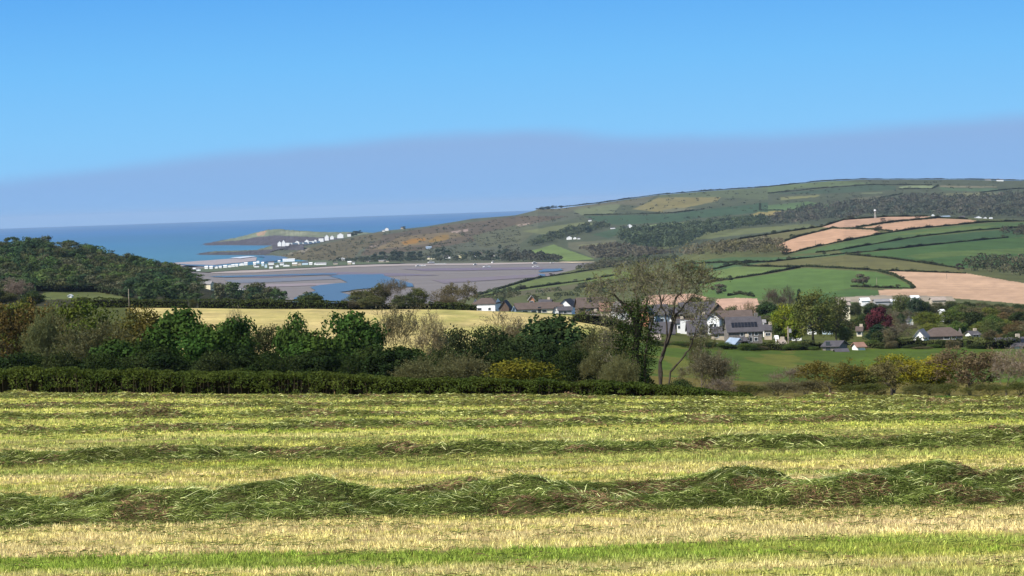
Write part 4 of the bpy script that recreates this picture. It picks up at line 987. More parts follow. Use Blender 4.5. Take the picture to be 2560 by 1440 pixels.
# ------------------------------------------------------------ behind the straw field
def crest_hedge(px0, px1, tops, d, label, seed, c1=(.045, .065, .018), c2=(.075, .09, .025)):
    pts, hs = [], []
    for px in np.linspace(px0, px1, 14):
        g = VP(px, d); t_ = float(np.interp(px, *zip(*tops))) + random.uniform(-1.5, 1.5)
        pts.append(g); hs.append(max(CAMZ + float(ray(px, t_)[1]) * d - g[2], .4))
    add_hedge('field_hedge', pts, np.array(hs), 2.2, .38, 16, c1, c2, seed, label, top_var=.15, gaps=.1)
crest_hedge(235, 472, [(235, 744), (472, 750)], 716, 'dark trimmed hedge behind the left end of the straw field', 301)
crest_hedge(500, 872, [(500, 748), (700, 750), (872, 752)], 716, 'longest dark trimmed hedge behind the middle of the straw field', 302)
crest_hedge(868, 1080, [(868, 758), (1080, 760)], 728, 'low scrubby hedge under the olive and grey trees behind the straw field', 304, (.08, .085, .03), (.11, .10, .045))
crest_hedge(1075, 1195, [(1075, 752), (1130, 756), (1195, 762)], 722, 'low dark hedge behind the straw field, left of the white bungalow', 303)
BH = [('lush', 782, 728, 72, 722, (.06, .085, .03), 'round_tree', 'single round dark tree standing up out of the long hedge, against the river'),
      ('scrub', 868, 745, 50, 725, (.14, .13, .08), 'bush', 'little brown bush at the right end of the long hedge'),
      ('leafy', 905, 722, 80, 730, (.12, .125, .045), 'broadleaf_tree', 'first olive tree behind the straw field from the right end of the long hedge'),
      ('leafy', 950, 706, 70, 735, (.12, .12, .05), 'broadleaf_tree', 'olive tree left of the tallest grey tree behind the straw field'),
      ('bare', 985, 694, 90, 732, (.20, .18, .13), 'leafless_tree', 'tallest grey tree behind the straw field, in front of the mudflat'),
      ('leafy', 1048, 714, 60, 735, (.10, .115, .035), 'broadleaf_tree', 'small dark olive tree right of the tallest grey tree'),
      ('bare', 1095, 720, 70, 738, (.18, .16, .10), 'leafless_tree', 'brownish twiggy tree left of the round brown one near the bungalow'),
      ('oak', 1150, 702, 90, 735, (.16, .14, .075), 'oak_tree', 'round brown tree left of the white bungalow'),
      ('leafy', 1010, 735, 70, 726, (.09, .105, .04), 'bush', 'olive bush at the foot of the tallest grey tree'),
      ('leafy', 930, 738, 80, 724, (.11, .115, .045), 'bush', 'olive bush below the first two olive trees behind the straw field'),
      ('scrub', 1120, 740, 60, 726, (.14, .12, .07), 'bush', 'brown bush at the foot of the round brown tree')]
for r in BH: near_tree(*r[:6], r[6], r[7], 'bush' if r[6] == 'bush' else 'tree')

# ------------------------------------------------------------ wood on the left hill: every tree its own object
spots = []
def sil(px): return lerp_tab(px, L_s)
tries = 0
while len(spots) < 265 and tries < 60000:
    tries += 1
    px = random.uniform(-40, 705); s_ = random.random(); py = sil(px) + (770 - sil(px)) * s_
    if inpoly(np.array([px]), np.array([py]), [(60, 752), (95, 735), (115, 730), (240, 728), (320, 742), (330, 756), (60, 756)])[0]: continue
    if px < 640 and py > 756: continue
    mn_ = 12 + 8 * s_
    if 500 < px < 542 and 717 < py: continue
    if all((a - px) ** 2 + ((b_ - py) * 1.9) ** 2 > mn_ ** 2 for a, b_ in spots): spots.append((px, py))
spots.sort(key=lambda s_: s_[1])
LT = [((.055, .09, .034), 'dark green'), ((.038, .07, .033), 'deep green'), ((.085, .098, .044), 'brown green'), ((.075, .115, .036), 'fresh green'), ((.10, .108, .06), 'greyish')]
for i, (px, py) in enumerate(spots):
    p_ = lf(px, py); z_ = vnoise(px / 60., py / 18., 9)
    k = int(np.clip((float(z_) * 5 + random.uniform(-1.2, 1.2)), 0, 4))
    if px > 540: k = (2, 4, 1, 0, 2)[i % 5]
    if py < sil(px) + 12: k = (0, 2, 3)[i % 3]
    tint, wd_ = LT[k]; H = random.uniform(6, 9.5) * (0.75 if py < sil(px) + 8 else 1) * (.5 if (abs(px - 518) < 38 and py > 706) or (abs(px - 600) < 14 and py > 726) else 1.15 if px > 545 else 1)
    zone = 'on the skyline of the left hill' if py < sil(px) + 12 else ('on the left hill above the dark hedges' if py > 700 else 'half way up the wooded left hill')
    if 'skyline' not in zone: zone = ('on the upper slope', 'half way up', 'on the lower slope', 'near the foot')[min(3, int(4 * (py - sil(px)) / (770 - sil(px))))] + ' of the left hill'
    o = tree('fartwig' if k in (2, 4) else 'far', (float(p_[0]), float(p_[1]), float(p_[2]) - .4), H, random.uniform(7.5, 10.5), tuple(np.array(tint) * random.uniform(.8, 1.2)),
         'woodland_tree', f'{wd_} round tree in the wood, {zone}', 'tree', f'{wd_} trees of the wooded left hill'); series(o, px, f'{wd_} wood tree', zone)
near_tree('bare', 45, 690, 60, 880, (.24, .2, .17), 'leafless_tree', 'pale leafless tree in front of the left hill, above the russet oak')
for px, top, w_, k_, ti, lb in ((-10, 722, 70, 'lush', (.04, .06, .02), 'dark tree at the far left edge below the wooded hill'), (88, 726, 60, 'lush', (.045, .065, .022), 'dark round tree at the left end of the small green field'), (20, 730, 70, 'leafy', (.07, .08, .03), 'olive tree at the foot of the wooded hill near the left edge'),
                           (486, 747, 26, 'bush', (.08, .085, .03), 'small bush filling the gap between the two dark trimmed hedges'), (205, 741, 60, 'bush', (.07, .08, .03), 'low olive bush left of the dark trimmed hedge')):
    near_tree(k_, px, top, w_, 716 if px > 200 else 860, ti, 'broadleaf_tree' if k_ != 'bush' else 'bush', lb, 'tree' if k_ != 'bush' else 'bush')
for a, b_, tp, lb, sd_ in ((95, 235, 716, 'dark hedge along the top of the small green field below the wooded hill', 311),):
    pts = [lf(px, 729) for px in np.linspace(a, b_, 8)]
    add_hedge('field_hedge', pts, 3.0, 3.0, .9, 3, (.03, .045, .02), (.05, .07, .03), sd_, lb)
pts = [lf(px, py) for px, py in ((235, 729), (280, 735), (320, 743))]
add_hedge('field_hedge', pts, 2.2, 2.5, .9, 3, (.04, .06, .03), (.06, .08, .035), 312, 'short hedge running down the right side of the small green field')

# ------------------------------------------------------------ hedgerows of the right-hand hillsides
HG = [
 ([(1935, 612), (1995, 592), (2080, 571)], 'hedge along the upper left edge of the long pink ploughed field'),
 ([(2080, 571), (2140, 572), (2190, 574), (2232, 580)], 'hedge parting the three upper pink ploughed fields'),
 ([(1965, 636), (2040, 617), (2210, 584), (2300, 571), (2470, 555), (2560, 553), (2700, 560)], 'long hedge under the three upper pink ploughed fields'),
 ([(2040, 632), (2095, 626), (2295, 592), (2430, 577), (2560, 568), (2760, 572)], 'long slanting hedge between the two narrow upper green fields'),
 ([(1700, 661), (1800, 657), (1920, 656), (2110, 635), (2245, 622), (2400, 605), (2520, 594)], 'long hedge above the olive field and the big green field'),
 ([(2115, 636), (2227, 647), (2300, 657), (2410, 673)], 'hedge between the olive field and the big green field'),
 ([(1745, 683), (1840, 661), (1913, 655)], 'short hedge above the small bright green strip'),
 ([(1840, 662), (1877, 666), (1990, 668), (2020, 667), (2100, 671), (2195, 677), (2300, 680), (2415, 684)], 'dark hedge between the olive field and the pale ploughed field'),
 ([(1745, 710), (1816, 700), (1913, 685), (2000, 669)], 'slanting hedge above the large bright green field'),
 ([(2195, 678), (2235, 689), (2270, 706), (2286, 720)], 'curved hedge at the left edge of the big pale ploughed field'),
 ([(2286, 721), (2200, 720), (2128, 717)], 'short hedge under the tip of the large bright green field'),
 ([(1190, 745), (1300, 724), (1460, 702), (1540, 688)], 'lower hedge on the slope above the mudflat'),
 ([(1190, 740), (1340, 696), (1400, 688), (1480, 675), (1560, 662)], 'hedge along the shore slope above the mudflat'),
 ([(2056, 567), (2110, 550), (2220, 542), (2320, 541)], 'hedge along the top of the upper ploughed field below the wood'),
 ([(2140, 569), (2200, 560), (2245, 554), (2345, 545), (2420, 548)], 'hedge between the two highest ploughed fields'),
 ([(1780, 613), (1850, 598), (1960, 581), (2056, 567)], 'hedge along the top of the olive field left of the ploughed fields'),
 ([(1810, 630), (1870, 622), (1935, 612)], 'hedge at the foot of the olive field left of the ploughed fields'),
 ([(1440, 720), (1560, 704), (1640, 694)], 'hedge behind the village crossing the slope left of the big bare tree'),
 ([(1755, 693), (1790, 699), (1830, 700)], 'short hedge closing the small bright green strip'),
 ([(1820, 740), (1850, 735), (1885, 742)], 'low dark hedge under the single round tree above the village'),
]
for i, (pl, lb) in enumerate(HG):
    q_ = []
    for (a, b_), (c_, e_) in zip(pl[:-1], pl[1:]):
        k = max(2, int(abs(c_ - a) / 9))
        for j in range(k): q_.append((a + (c_ - a) * j / k, b_ + (e_ - b_) * j / k))
    q_.append(pl[-1]); q_ = np.array(q_); g = r2f(q_[:, 0], q_[:, 1])
    L_ = np.linalg.norm(np.diff(g[:, :2], axis=0), axis=1).sum()
    k = 1 - .4 * np.clip((g[:, 1].mean() - 1500) / 3000, 0, 1)
    hh = np.interp(g[:, 1], [1400, 3500], [1.1, 1.75]) * (0.45 + 1.0 * vnoise(q_[:, 0] / 14, q_[:, 1] * 0, i) + .8 * (vnoise(q_[:, 0] / 5, q_[:, 1] * 0, i + 7) > .8))
    add_hedge('hedgerow', g, hh, 1.6, 1.0, min(1.3, 5000 / (L_ * 6)), (.045, .068, .028), (.075, .085, .038), 400 + i, lb, top_var=.3, gaps=0.)
ht = random.Random(5)
for i in range(46):
    pl = HG[ht.randrange(len(HG))][0]; j = ht.randrange(len(pl) - 1); t_ = ht.random()
    px = pl[j][0] + (pl[j + 1][0] - pl[j][0]) * t_; py = pl[j][1] + (pl[j + 1][1] - pl[j][1]) * t_
    g = r2f(px, py); k_ = px_m(float(g[1])); h_ = ht.uniform(5, 13)
    o = tree(('far', 'fartwig')[i % 2], tuple(float(v) for v in g), h_ * k_, h_ * k_ * 1.3, ((.04, .055, .028), (.08, .075, .045))[i % 2], 'hedgerow_tree', 'x', 'tree', 'small trees in the hedgerows of the right hillside')
    series(o, px, ('dark green', 'brownish')[i % 2] + ' hedgerow tree', 'on the ' + ('upper' if py < 640 else 'lower') + ' right hillside')
HG1 = [
 ([(1460, 538), (1560, 536), (1680, 533), (1760, 523)], 'thin hedge over the dark green field near the top of the far hill'),
 ([(1790, 549), (1860, 545), (1960, 540), (2020, 532)], 'hedge below the pale green fields near the top of the far hill'),
 ([(1900, 510), (1900, 526), (1955, 526), (1965, 534)], 'hooked hedge in the middle of the far hillside'),
 ([(1920, 484), (2060, 470), (2180, 462), (2330, 463)], 'faint hedge just below the skyline of the far hill'),
 ([(2247, 473), (2330, 472), (2345, 464)], 'hedge round the pale field near the skyline'),
 ([(2150, 508), (2205, 494), (2255, 485)], 'slanting hedge above the dark wood at the upper right'),
 ([(2450, 482), (2530, 473), (2600, 470)], 'hedge near the skyline at the right edge'),
 ([(1340, 523), (1440, 514), (1500, 507), (1640, 487), (1780, 476)], 'dark hedge running along the rising skyline'),
 ([(1780, 476), (1920, 467), (2050, 453), (2150, 448), (2400, 448), (2560, 451)], 'dark hedge along the top of the far hill')]
for i, (pl, lb) in enumerate(HG1):
    q_ = []
    for (a, b_), (c_, e_) in zip(pl[:-1], pl[1:]):
        k = max(2, int(abs(c_ - a) / 9))
        for j in range(k): q_.append((a + (c_ - a) * j / k, b_ + (e_ - b_) * j / k))
    q_.append(pl[-1]); q_ = np.array(q_); g = r1f(q_[:, 0], q_[:, 1])
    hh = 2.2 * (0.3 + 1.1 * vnoise(q_[:, 0] / 12, q_[:, 1] * 0, i + 50))
    add_hedge('hedgerow', g, hh, 3, 2.4, .4, (.035, .055, .03), (.06, .07, .035), 450 + i, lb, top_var=.3, gaps=0.)

# far woods that read as one mass
def wood(name, polys, finder, n_, H, tint, tint2, label, seed, leaf=2.0, kk=26, wr=1.0):
    rng = np.random.default_rng(seed); pts = []
    for poly in polys:
        p_ = np.array(poly); lo, hi_ = p_.min(0), p_.max(0); ar = 0
        x = rng.uniform(lo[0], hi_[0], n_ * 4); y = rng.uniform(lo[1], hi_[1], n_ * 4); k = inpoly(x, y, poly)
        pts.append(np.stack([x[k], y[k]], -1)[:n_])
    pts = np.concatenate(pts); g = finder(pts[:, 0], pts[:, 1]); n2 = len(g)
    hh = H * rng.uniform(.6, 1.25, n2); rr = hh * .5 * wr
    v = rng.normal(size=(n2, kk, 3)); v[..., 2] = np.abs(v[..., 2]) * .9 - .15; v /= np.linalg.norm(v, axis=-1)[..., None]
    c_ = g[:, None] + np.stack([v[..., 0] * rr[:, None], v[..., 1] * rr[:, None], hh[:, None] * .5 + v[..., 2] * hh[:, None] * .5], -1)
    t_ = vnoise(pts[:, 0] / 25, pts[:, 1] / 7, seed) + rng.normal(0, .2, n2); t_ = np.clip(t_, 0, 1)
    col = (np.array(tint)[None] * (1 - t_)[:, None] + np.array(tint2)[None] * t_[:, None]) * rng.uniform(.65, 1.3, (n2, 1))
    V, q, c = leafcloud(c_.reshape(-1, 3), v.reshape(-1, 3), leaf * hh.repeat(kk) / H * rng.uniform(.7, 1.3, n2 * kk), np.repeat(col, kk, 0) * rng.uniform(.8, 1.2, (n2 * kk, 1)), rng, 1.3)
    return tag(link(name, mesh_np(name, V, q, c), M_LEAF), label, 'wood', kind='stuff')
WG, WB, WD_ = (.075, .10, .05), (.14, .125, .085), (.048, .07, .04)
wood('distant_wood', [[(1555, 582), (1680, 571), (1855, 551), (1920, 546), (1925, 566), (1855, 573), (1755, 595), (1700, 622), (1640, 626), (1580, 620), (1545, 600)]], r1f, 950, 11, WD_, WG,
     'long dark wood in the side valley across the middle of the far hillside', 501, 3.2)
wood('distant_wood', [[(1920, 546), (2000, 528), (2095, 513), (2220, 503), (2295, 493), (2420, 498), (2560, 488), (2760, 482), (2760, 548), (2560, 548), (2420, 545), (2320, 541), (2170, 545), (2045, 556), (1990, 566), (1920, 567)]],
     r1f, 1900, 11, (.06, .078, .052), (.115, .105, .078), 'brownish wood covering the slope behind the upper ploughed fields', 502, 3.2)
wood('distant_wood', [[(1318, 612), (1430, 573), (1505, 562), (1525, 570), (1455, 586), (1380, 606), (1330, 618)]], r1f, 300, 8, WG, (.07, .085, .05), 'dark strip of trees left of the white farm on the far hill', 503, 3)
wood('distant_wood', [[(1240, 655), (1280, 640), (1330, 639), (1400, 648), (1412, 654), (1280, 656)]], r1f, 190, 7, (.06, .07, .045), (.09, .085, .06), 'low wooded bank along the far shore under the bright green triangle', 504, 3)
wood('distant_wood', [[(1694, 642), (1710, 630), (1790, 620), (1880, 614), (1950, 612), (1958, 638), (1830, 643), (1710, 648)]], r2f, 170, 9, WB, (.14, .13, .06), 'brown leafless wood left of the long pink ploughed field', 505, 1.9, 45)
wood('distant_wood', [[(1440, 675), (1500, 660), (1600, 650), (1690, 652), (1690, 662), (1560, 674), (1450, 682)]], r2f, 130, 7, (.06, .08, .035), (.12, .11, .07), 'bushy wood at the head of the mudflat', 506, 1.9, 40)
wood('distant_wood', [[(1450, 625), (1550, 610), (1640, 628), (1690, 636), (1600, 646), (1500, 652)]], r1f, 260, 6, (.10, .09, .06), (.12, .11, .075), 'brown scrub wood on the slope at the end of the estuary', 507, 3)
wood('distant_wood', [[(2405, 668), (2440, 658), (2560, 660), (2760, 650), (2760, 705), (2560, 700), (2480, 692), (2425, 683)]], r2f, 150, 8, (.05, .07, .035), (.11, .10, .06), 'clump of bushes between the big green field and the pale ploughed field', 508, 1.8, 45)
wood('distant_wood', [[(2500, 590), (2530, 578), (2600, 570), (2760, 575), (2760, 605), (2560, 598)]], r2f, 90, 8, (.045, .06, .04), (.09, .075, .05), 'clump of dark trees at the right edge on the upper green fields', 509, 2, 45)
wood('hillside_scrub', [[(700, 645), (800, 615), (900, 595), (960, 583), (1180, 560), (1330, 540), (1430, 545), (1300, 575), (1300, 640), (1200, 655), (900, 655), (760, 655)]], r1f, 620, 4.0, (.06, .075, .045), (.10, .095, .06),
     'scattered gorse and scrub on the slope above the far shore', 510, 2.2, 14, 1.6)
wood('hillside_scrub', [[(1340, 530), (1640, 492), (1920, 472), (2150, 453), (2560, 455), (2560, 490), (2300, 492), (2000, 525), (1850, 545), (1620, 560), (1480, 560)]], r1f, 230, 4.5, (.045, .06, .04), (.085, .085, .055),
     'scattered bushes over the upper fields of the far hill', 513, 2.4, 14, 1.9)
wood('hillside_scrub', [[(1190, 748), (1230, 732), (1300, 724), (1300, 740), (1240, 770)], [(1300, 745), (1480, 715), (1640, 700), (1640, 725), (1500, 745), (1350, 765)]], r2f, 90, 4.5, (.05, .075, .035), (.10, .10, .05),
     'scrubby trees on the slope behind the bungalows', 511, 1.0, 60)
wood('distant_wood', [[(1020, 655), (1100, 640), (1290, 632), (1290, 646), (1250, 654)], [(830, 657), (900, 650), (1000, 648), (1060, 655), (950, 658)]], r1f, 110, 6, (.04, .06, .04), (.07, .08, .05), 'dark trees behind the houses on the far shore', 512, 2.6, 30)
SH = [(937, 652, 20, 20), (955, 650, 22, 24), (985, 647, 24, 22), (1003, 645, 20, 20), (1030, 648, 26, 22), (1050, 646, 20, 20), (1096, 643, 18, 24), (1108, 640, 14, 22), (1122, 640, 16, 18), (888, 588, 18, 12), (878, 591, 16, 10), (1385, 521, 18, 8), (1355, 525, 18, 8), (1402, 520, 12, 7), (1370, 523, 20, 8), (900, 585, 14, 10), (1010, 573, 12, 8), (1250, 623, 10, 12), (1265, 632, 14, 12)]
for px, py, w_, h_ in SH:
    g = r1f(px, py); k = px_m(float(g[1])); sk = px > 1340
    o = tree('far', tuple(float(v) for v in g), h_ * k, w_ * k, (.035, .055, .035), 'shore_tree' if not sk else 'hilltop_tree',
         'dark conifer clump on the hill brow where the sea horizon ends' if sk else ('dark tree on the brow above the headland' if px < 1020 and py < 600 else 'dark blue green tree beside the houses on the far shore'), 'tree',
         'hill brow trees' if sk else ('brow trees above the headland' if px < 1020 and py < 600 else 'dark trees on the far shore'))
    series(o, px, 'dark clump of trees' if sk or py < 600 else 'dark blue green tree', 'on the hill brow by the sea horizon' if sk else ('on the brow above the headland' if py < 600 else 'beside the far shore houses'))
LN = [(1800, 735, 40, 28, (.10, .085, .06), 'brown round tree alone in the large bright green field above the village'),
      (2152, 712, 44, 30, (.11, .09, .065), 'brownish bare tree in the large green field left of the pale ploughed field'),
      (2208, 555, 16, 11, (.12, .09, .07), 'small brown tree inside the highest ploughed field'),
      (1470, 584, 20, 18, (.025, .045, .04), 'dark conifer above the three white cottages on the far hill'),
      (1965, 637, 26, 18, (.10, .10, .045), 'olive bush at the lower tip of the long pink ploughed field'),
      (2055, 568, 8, 9, (.05, .055, .03), 'tiny dark tree at the left tip of the highest ploughed field'),
      (2190, 578, 14, 8, (.04, .05, .03), 'small dark bush where the three upper ploughed fields meet'),
      (2400, 676, 20, 20, (.07, .06, .045), 'dark bare tree at the corner of the olive and ploughed fields'),
      (1720, 546, 10, 5, (.05, .065, .045), 'lone bush on the far hill left of the pale green band'),
      (2060, 636, 10, 7, (.045, .06, .03), 'small bush on the long hedge above the olive field'),
      (1862, 662, 16, 10, (.03, .045, .03), 'small dark tree at the left tip of the olive field')]
for px, py, w_, h_, ti, lb in LN:
    f_ = r1f if (px in (1470, 1720)) else r2f
    g = f_(px, py); k = px_m(float(g[1])); tree('far', tuple(float(v) for v in g), h_ * k, w_ * k, ti, 'lone_tree', lb)
# ------------------------------------------------------------ buildings
def mat_roof(name, col, scale=3.0):
    mt, n, l = new_mat(name)
    tcn = n.new('ShaderNodeTexCoord'); wv = n.new('ShaderNodeTexWave'); wv.wave_type = 'BANDS'; wv.bands_direction = 'Z'; wv.inputs['Scale'].default_value = scale
    wv.inputs['Distortion'].default_value = 1.5; wv.inputs['Detail'].default_value = 3
    l.new(tcn.outputs['Object'], wv.inputs[0])
    no = n.new('ShaderNodeTexNoise'); no.inputs['Scale'].default_value = .9; no.inputs['Detail'].default_value = 6; l.new(tcn.outputs['Object'], no.inputs['Vector'])
    a = n.new('ShaderNodeMath'); a.operation = 'MULTIPLY_ADD'; a.inputs[1].default_value = .2; l.new(wv.outputs[1], a.inputs[0])
    b_ = n.new('ShaderNodeMath'); b_.operation = 'MULTIPLY_ADD'; b_.inputs[1].default_value = .7; b_.inputs[2].default_value = .55; l.new(no.outputs[0], b_.inputs[0]); l.new(b_.outputs[0], a.inputs[2])
    vm = n.new('ShaderNodeVectorMath'); vm.operation = 'SCALE'; vm.inputs[0].default_value = col; l.new(a.outputs[0], vm.inputs['Scale'])
    b = n.new('ShaderNodeBsdfPrincipled'); b.inputs['Roughness'].default_value = .8; b.inputs['Specular IOR Level'].default_value = .2; l.new(vm.outputs[0], b.inputs['Base Color'])
    o = n.new('ShaderNodeOutputMaterial'); l.new(b.outputs[0], o.inputs[0]); return mt
RM = dict(brown=mat_roof('brown_tiles', (.115, .088, .075)), slate=mat_roof('slate', (.085, .08, .088)), grey=mat_roof('grey_sheet', (.26, .25, .25)), dark=mat_roof('dark_slate', (.05, .05, .06)),
          red=mat_roof('reddish_tiles', (.26, .15, .11)), blue=mat_roof('blue_sheet', (.26, .33, .42)), tan=mat_roof('sandy_tiles', (.36, .30, .25)), white=mat_plain('white_sheet', (.75, .76, .76)))
WM = dict(white=mat_plain('white_render', (.86, .86, .84), .8, .8, .08), cream=mat_plain('cream_render', (.82, .74, .52), .8, .8, .08), stone=mat_plain('grey_stone', (.17, .155, .14), .9, 2.5, .35),
          brick=mat_plain('orange_brick', (.42, .20, .11), .9, 4, .25), brown=mat_plain('brown_boards', (.12, .085, .065), .9, 3, .3), blue=mat_plain('blue_grey_render', (.34, .42, .50), .8, 1, .1),
          pale=mat_plain('pale_blue_panels', (.55, .68, .76), .4, 1, .15), tan=mat_plain('tan_render', (.50, .43, .33), .9, 1, .15), yellow=mat_plain('yellow_render', (.85, .75, .42), .8, 1, .08),
          grey=mat_plain('grey_render', (.38, .38, .38), .9, 1, .15))
M_PANE = mat_plain('window_glass', (.04, .05, .06), .15, 1, .1, .5); M_FRAME = mat_plain('white_frame', (.8, .8, .8), .5)
M_SOLAR = mat_plain('solar_glass', (.012, .014, .02), .35, 1, .1, .5); M_POLE = mat_plain('pole_wood', (.28, .22, .16), .9, 3, .2)
def quadmesh(name, V, F, mats, idx_=None):
    me = bpy.data.meshes.new(name); me.from_pydata([tuple(map(float, v)) for v in V], [], F)
    for m_ in mats: me.materials.append(m_)
    if idx_: me.polygons.foreach_set('material_index', idx_)
    me.update(); return me
BF = [(0, 3, 2, 1), (4, 5, 6, 7), (0, 1, 5, 4), (1, 2, 6, 5), (2, 3, 7, 6), (3, 0, 4, 7)]
def boxv(x0, x1, y0, y1, z0, z1): return [(x0, y0, z0), (x1, y0, z0), (x1, y1, z0), (x0, y1, z0), (x0, y0, z1), (x1, y0, z1), (x1, y1, z1), (x0, y1, z1)]
def box(name, b_, mat, parent): return link(name, quadmesh(name, boxv(*b_), BF, [mat]), None, parent)
def gable_wall(w, dp, h, r, along):
    """walls with gable ends; ridge along x or y"""
    x, y = w / 2, dp / 2; V = boxv(-x, x, -y, y, -1.2, h)
    if along == 'x': V += [(-x, 0, h + r), (x, 0, h + r)]; F = [BF[0], BF[2], BF[4], (1, 2, 6, 9, 5), (3, 0, 4, 8, 7)]
    else: V += [(0, -y, h + r), (0, y, h + r)]; F = [BF[0], (0, 1, 5, 8, 4), (2, 3, 7, 9, 6), BF[3], BF[5]]
    return V, F
def roof_geo(w, dp, h, r, along, hip=0., ov=.35, th=.16):
    if along == 'y': w, dp = dp, w
    x, y = w / 2 + ov, dp / 2 + ov; hx = max(w / 2 + ov - hip, .2); dz = r / (dp / 2) * ov; e_ = h - dz
    top = [(-x, -y, e_), (x, -y, e_), (x, y, e_), (-x, y, e_), (-hx, 0, h + r), (hx, 0, h + r)]
    V = [(a, b_, c_ + th) for a, b_, c_ in top] + [(a, b_, c_ + .01) for a, b_, c_ in top]
    T = [(0, 1, 5, 4), (2, 3, 4, 5), (1, 2, 5), (3, 0, 4)] if hip else [(0, 1, 5, 4), (2, 3, 4, 5)]
    F = list(T) + [tuple(i + 6 for i in reversed(t)) for t in T]
    if hip: F += [(0, 6, 7, 1), (1, 7, 8, 2), (2, 8, 9, 3), (3, 9, 6, 0)]
    else: F += [(0, 6, 7, 1), (2, 8, 9, 3), (1, 7, 11, 5), (5, 11, 8, 2), (3, 9, 10, 4), (4, 10, 6, 0)]
    if along == 'y': V = [(-b_, a, c_) for a, b_, c_ in V]
    return V, F
HOUSES = []
def house(name, label, px0, px1, eav, rid, d, wall='white', roof='brown', along='x', dp=7., hip=0., rot=0., win=(), chim=(), solar=None, category='house', base=None, door=None):
    pc = (px0 + px1) / 2; k = px_m(d); w = (px1 - px0) * k - (.7 if along == 'x' else .7)
    g = VP(pc, d); bz = g[2] if base is None else CAMZ + float(ray(pc, base)[1]) * d
    h = CAMZ + float(ray(pc, eav)[1]) * d - bz; r = (eav - rid) * k
    HOUSES.append((px0, px1, rid, d))
    H_ = empty(name, (float(g[0]), d, bz), math.radians(rot)); tag(H_, label, category)
    V, F = gable_wall(w, dp, h, r, along); link('wall', quadmesh('wall', V, F, [WM[wall]]), None, H_)
    V, F = roof_geo(w, dp, h, r, along, hip); rf = link('roof', quadmesh('roof', V, F, [RM[roof]]), None, H_)
    for fx_, sz in chim:
        cx_ = fx_ * w / 2; c_ = box('chimney', (cx_ - .4, cx_ + .4, -.35, .35, h + r * .6, h + r + sz), WM['stone' if wall == 'stone' else 'tan'], rf)
        p_ = box('chimney_pot', (cx_ - .13, cx_ + .13, -.13, .13, h + r + sz + .002, h + r + sz + .4), RM['red'], None) if False else None
    yf = -dp / 2
    for fx_, fz_, ww, wh in win:
        cx_ = fx_ * w / 2; cz = fz_ * h if fz_ <= 1 else h + (fz_ - 1) * r
        fr = box('window', (cx_ - ww / 2, cx_ + ww / 2, yf - .06, yf - .003, cz - wh / 2, cz + wh / 2), M_FRAME, H_)
        box('pane', (cx_ - ww / 2 + .09, cx_ + ww / 2 - .09, yf - .075, yf - .062, cz - wh / 2 + .09, cz + wh / 2 - .09), M_PANE, fr)
    if door is not None:
        cx_ = door * w / 2; box('door', (cx_ - .45, cx_ + .45, yf - .06, yf - .003, .02, 2.0), M_PANE, H_)
    if solar:
        n_, a, b_, lo, hi_ = solar
        sl = math.hypot(r, dp / 2)
        for i in range(n_):
            xa = (a + (b_ - a) * i / n_) * w / 2; xb = (a + (b_ - a) * (i + .8) / n_) * w / 2
            V = []
            for x_, t_ in ((xa, lo), (xb, lo), (xb, hi_), (xa, hi_)): V.append((x_, -dp / 2 * (1 - t_), h + r * t_ + .22))
            V += [(p_[0], p_[1], p_[2] + .06) for p_ in V]
            link('solar_panel', quadmesh('solar_panel', V, BF, [M_SOLAR]), None, rf)
    return H_
house('bungalow', 'white bungalow with a hipped brown roof, first house right of the brown trees', 1188, 1252, 758, 746, 850, 'white', 'brown', hip=2.2, dp=7, rot=-14, win=((-.4, .55, 1.4, .9), (.5, .55, .9, .9)))
house('garage', 'small dark brown gabled outbuilding between the two bungalows', 1252, 1282, 768, 751, 838, 'brown', 'dark', 'y', 6, rot=-8, category='outbuilding')
house('bungalow', 'long bungalow with brown roof and cream wall, left of the white gabled house', 1288, 1390, 771, 757, 830, 'cream', 'brown', dp=8, rot=4, win=((-.55, .5, 1.6, .8), (-.1, .5, 1.6, .8), (.45, .5, 1.4, .8)), door=.2)
house('brick_house', 'small brown gabled house standing up behind the long bungalow', 1322, 1342, 748, 739, 900, 'brick', 'grey', 'y', 5, win=((0, .8, 1.2, 1.0),))
house('garden_shed', 'little blue grey shed beside the long bungalow', 1280, 1295, 775, 766, 826, 'blue', 'blue', 'y', 4, category='shed')
house('white_house', 'white gabled house with a low white wing, middle of the village edge', 1402, 1442, 764, 748, 845, 'white', 'dark', 'y', 9, rot=-12, win=((.1, .7, 1.0, .9),))
house('white_wing', 'low white wing joined to the left of the white gabled house', 1386, 1410, 765, 757, 842, 'white', 'brown', 'x', 5, category='house')
house('dark_roofed_house', 'dark roofed house behind the white gabled house', 1430, 1472, 758, 748, 862, 'blue', 'dark', 'x', 7)
house('conservatory', 'small white gabled porch in front of the white house', 1382, 1396, 777, 768, 826, 'white', 'dark', 'y', 5, category='outbuilding')
house('lean_to', 'low grey roofed lean-to right of the small white porch', 1396, 1434, 775, 767, 828, 'grey', 'slate', 'x', 5, category='outbuilding', win=((0, .5, 1.0, .8),))
house('brown_roofed_house', 'large brown roofed house with one dark solar panel on its roof', 1442, 1522, 767, 744, 810, 'brown', 'brown', dp=9, rot=6, solar=(1, -.35, .05, .5, .85), win=((-.4, .5, 1.3, 1.0), (.35, .5, 1.3, 1.0)))
house('white_house', 'white house with big gable seen through the twigs left of the ivy clad tree', 1535, 1568, 768, 756, 760, 'white', 'grey', 'y', 8, rot=10, win=((-.3, .65, .9, .9), (.3, .65, .9, .9), (0, .3, 1.0, .8)))
house('red_roofed_house', 'reddish roofed house behind the twigs of the ivy clad tree', 1500, 1546, 775, 757, 775, 'tan', 'red', 'x', 8)
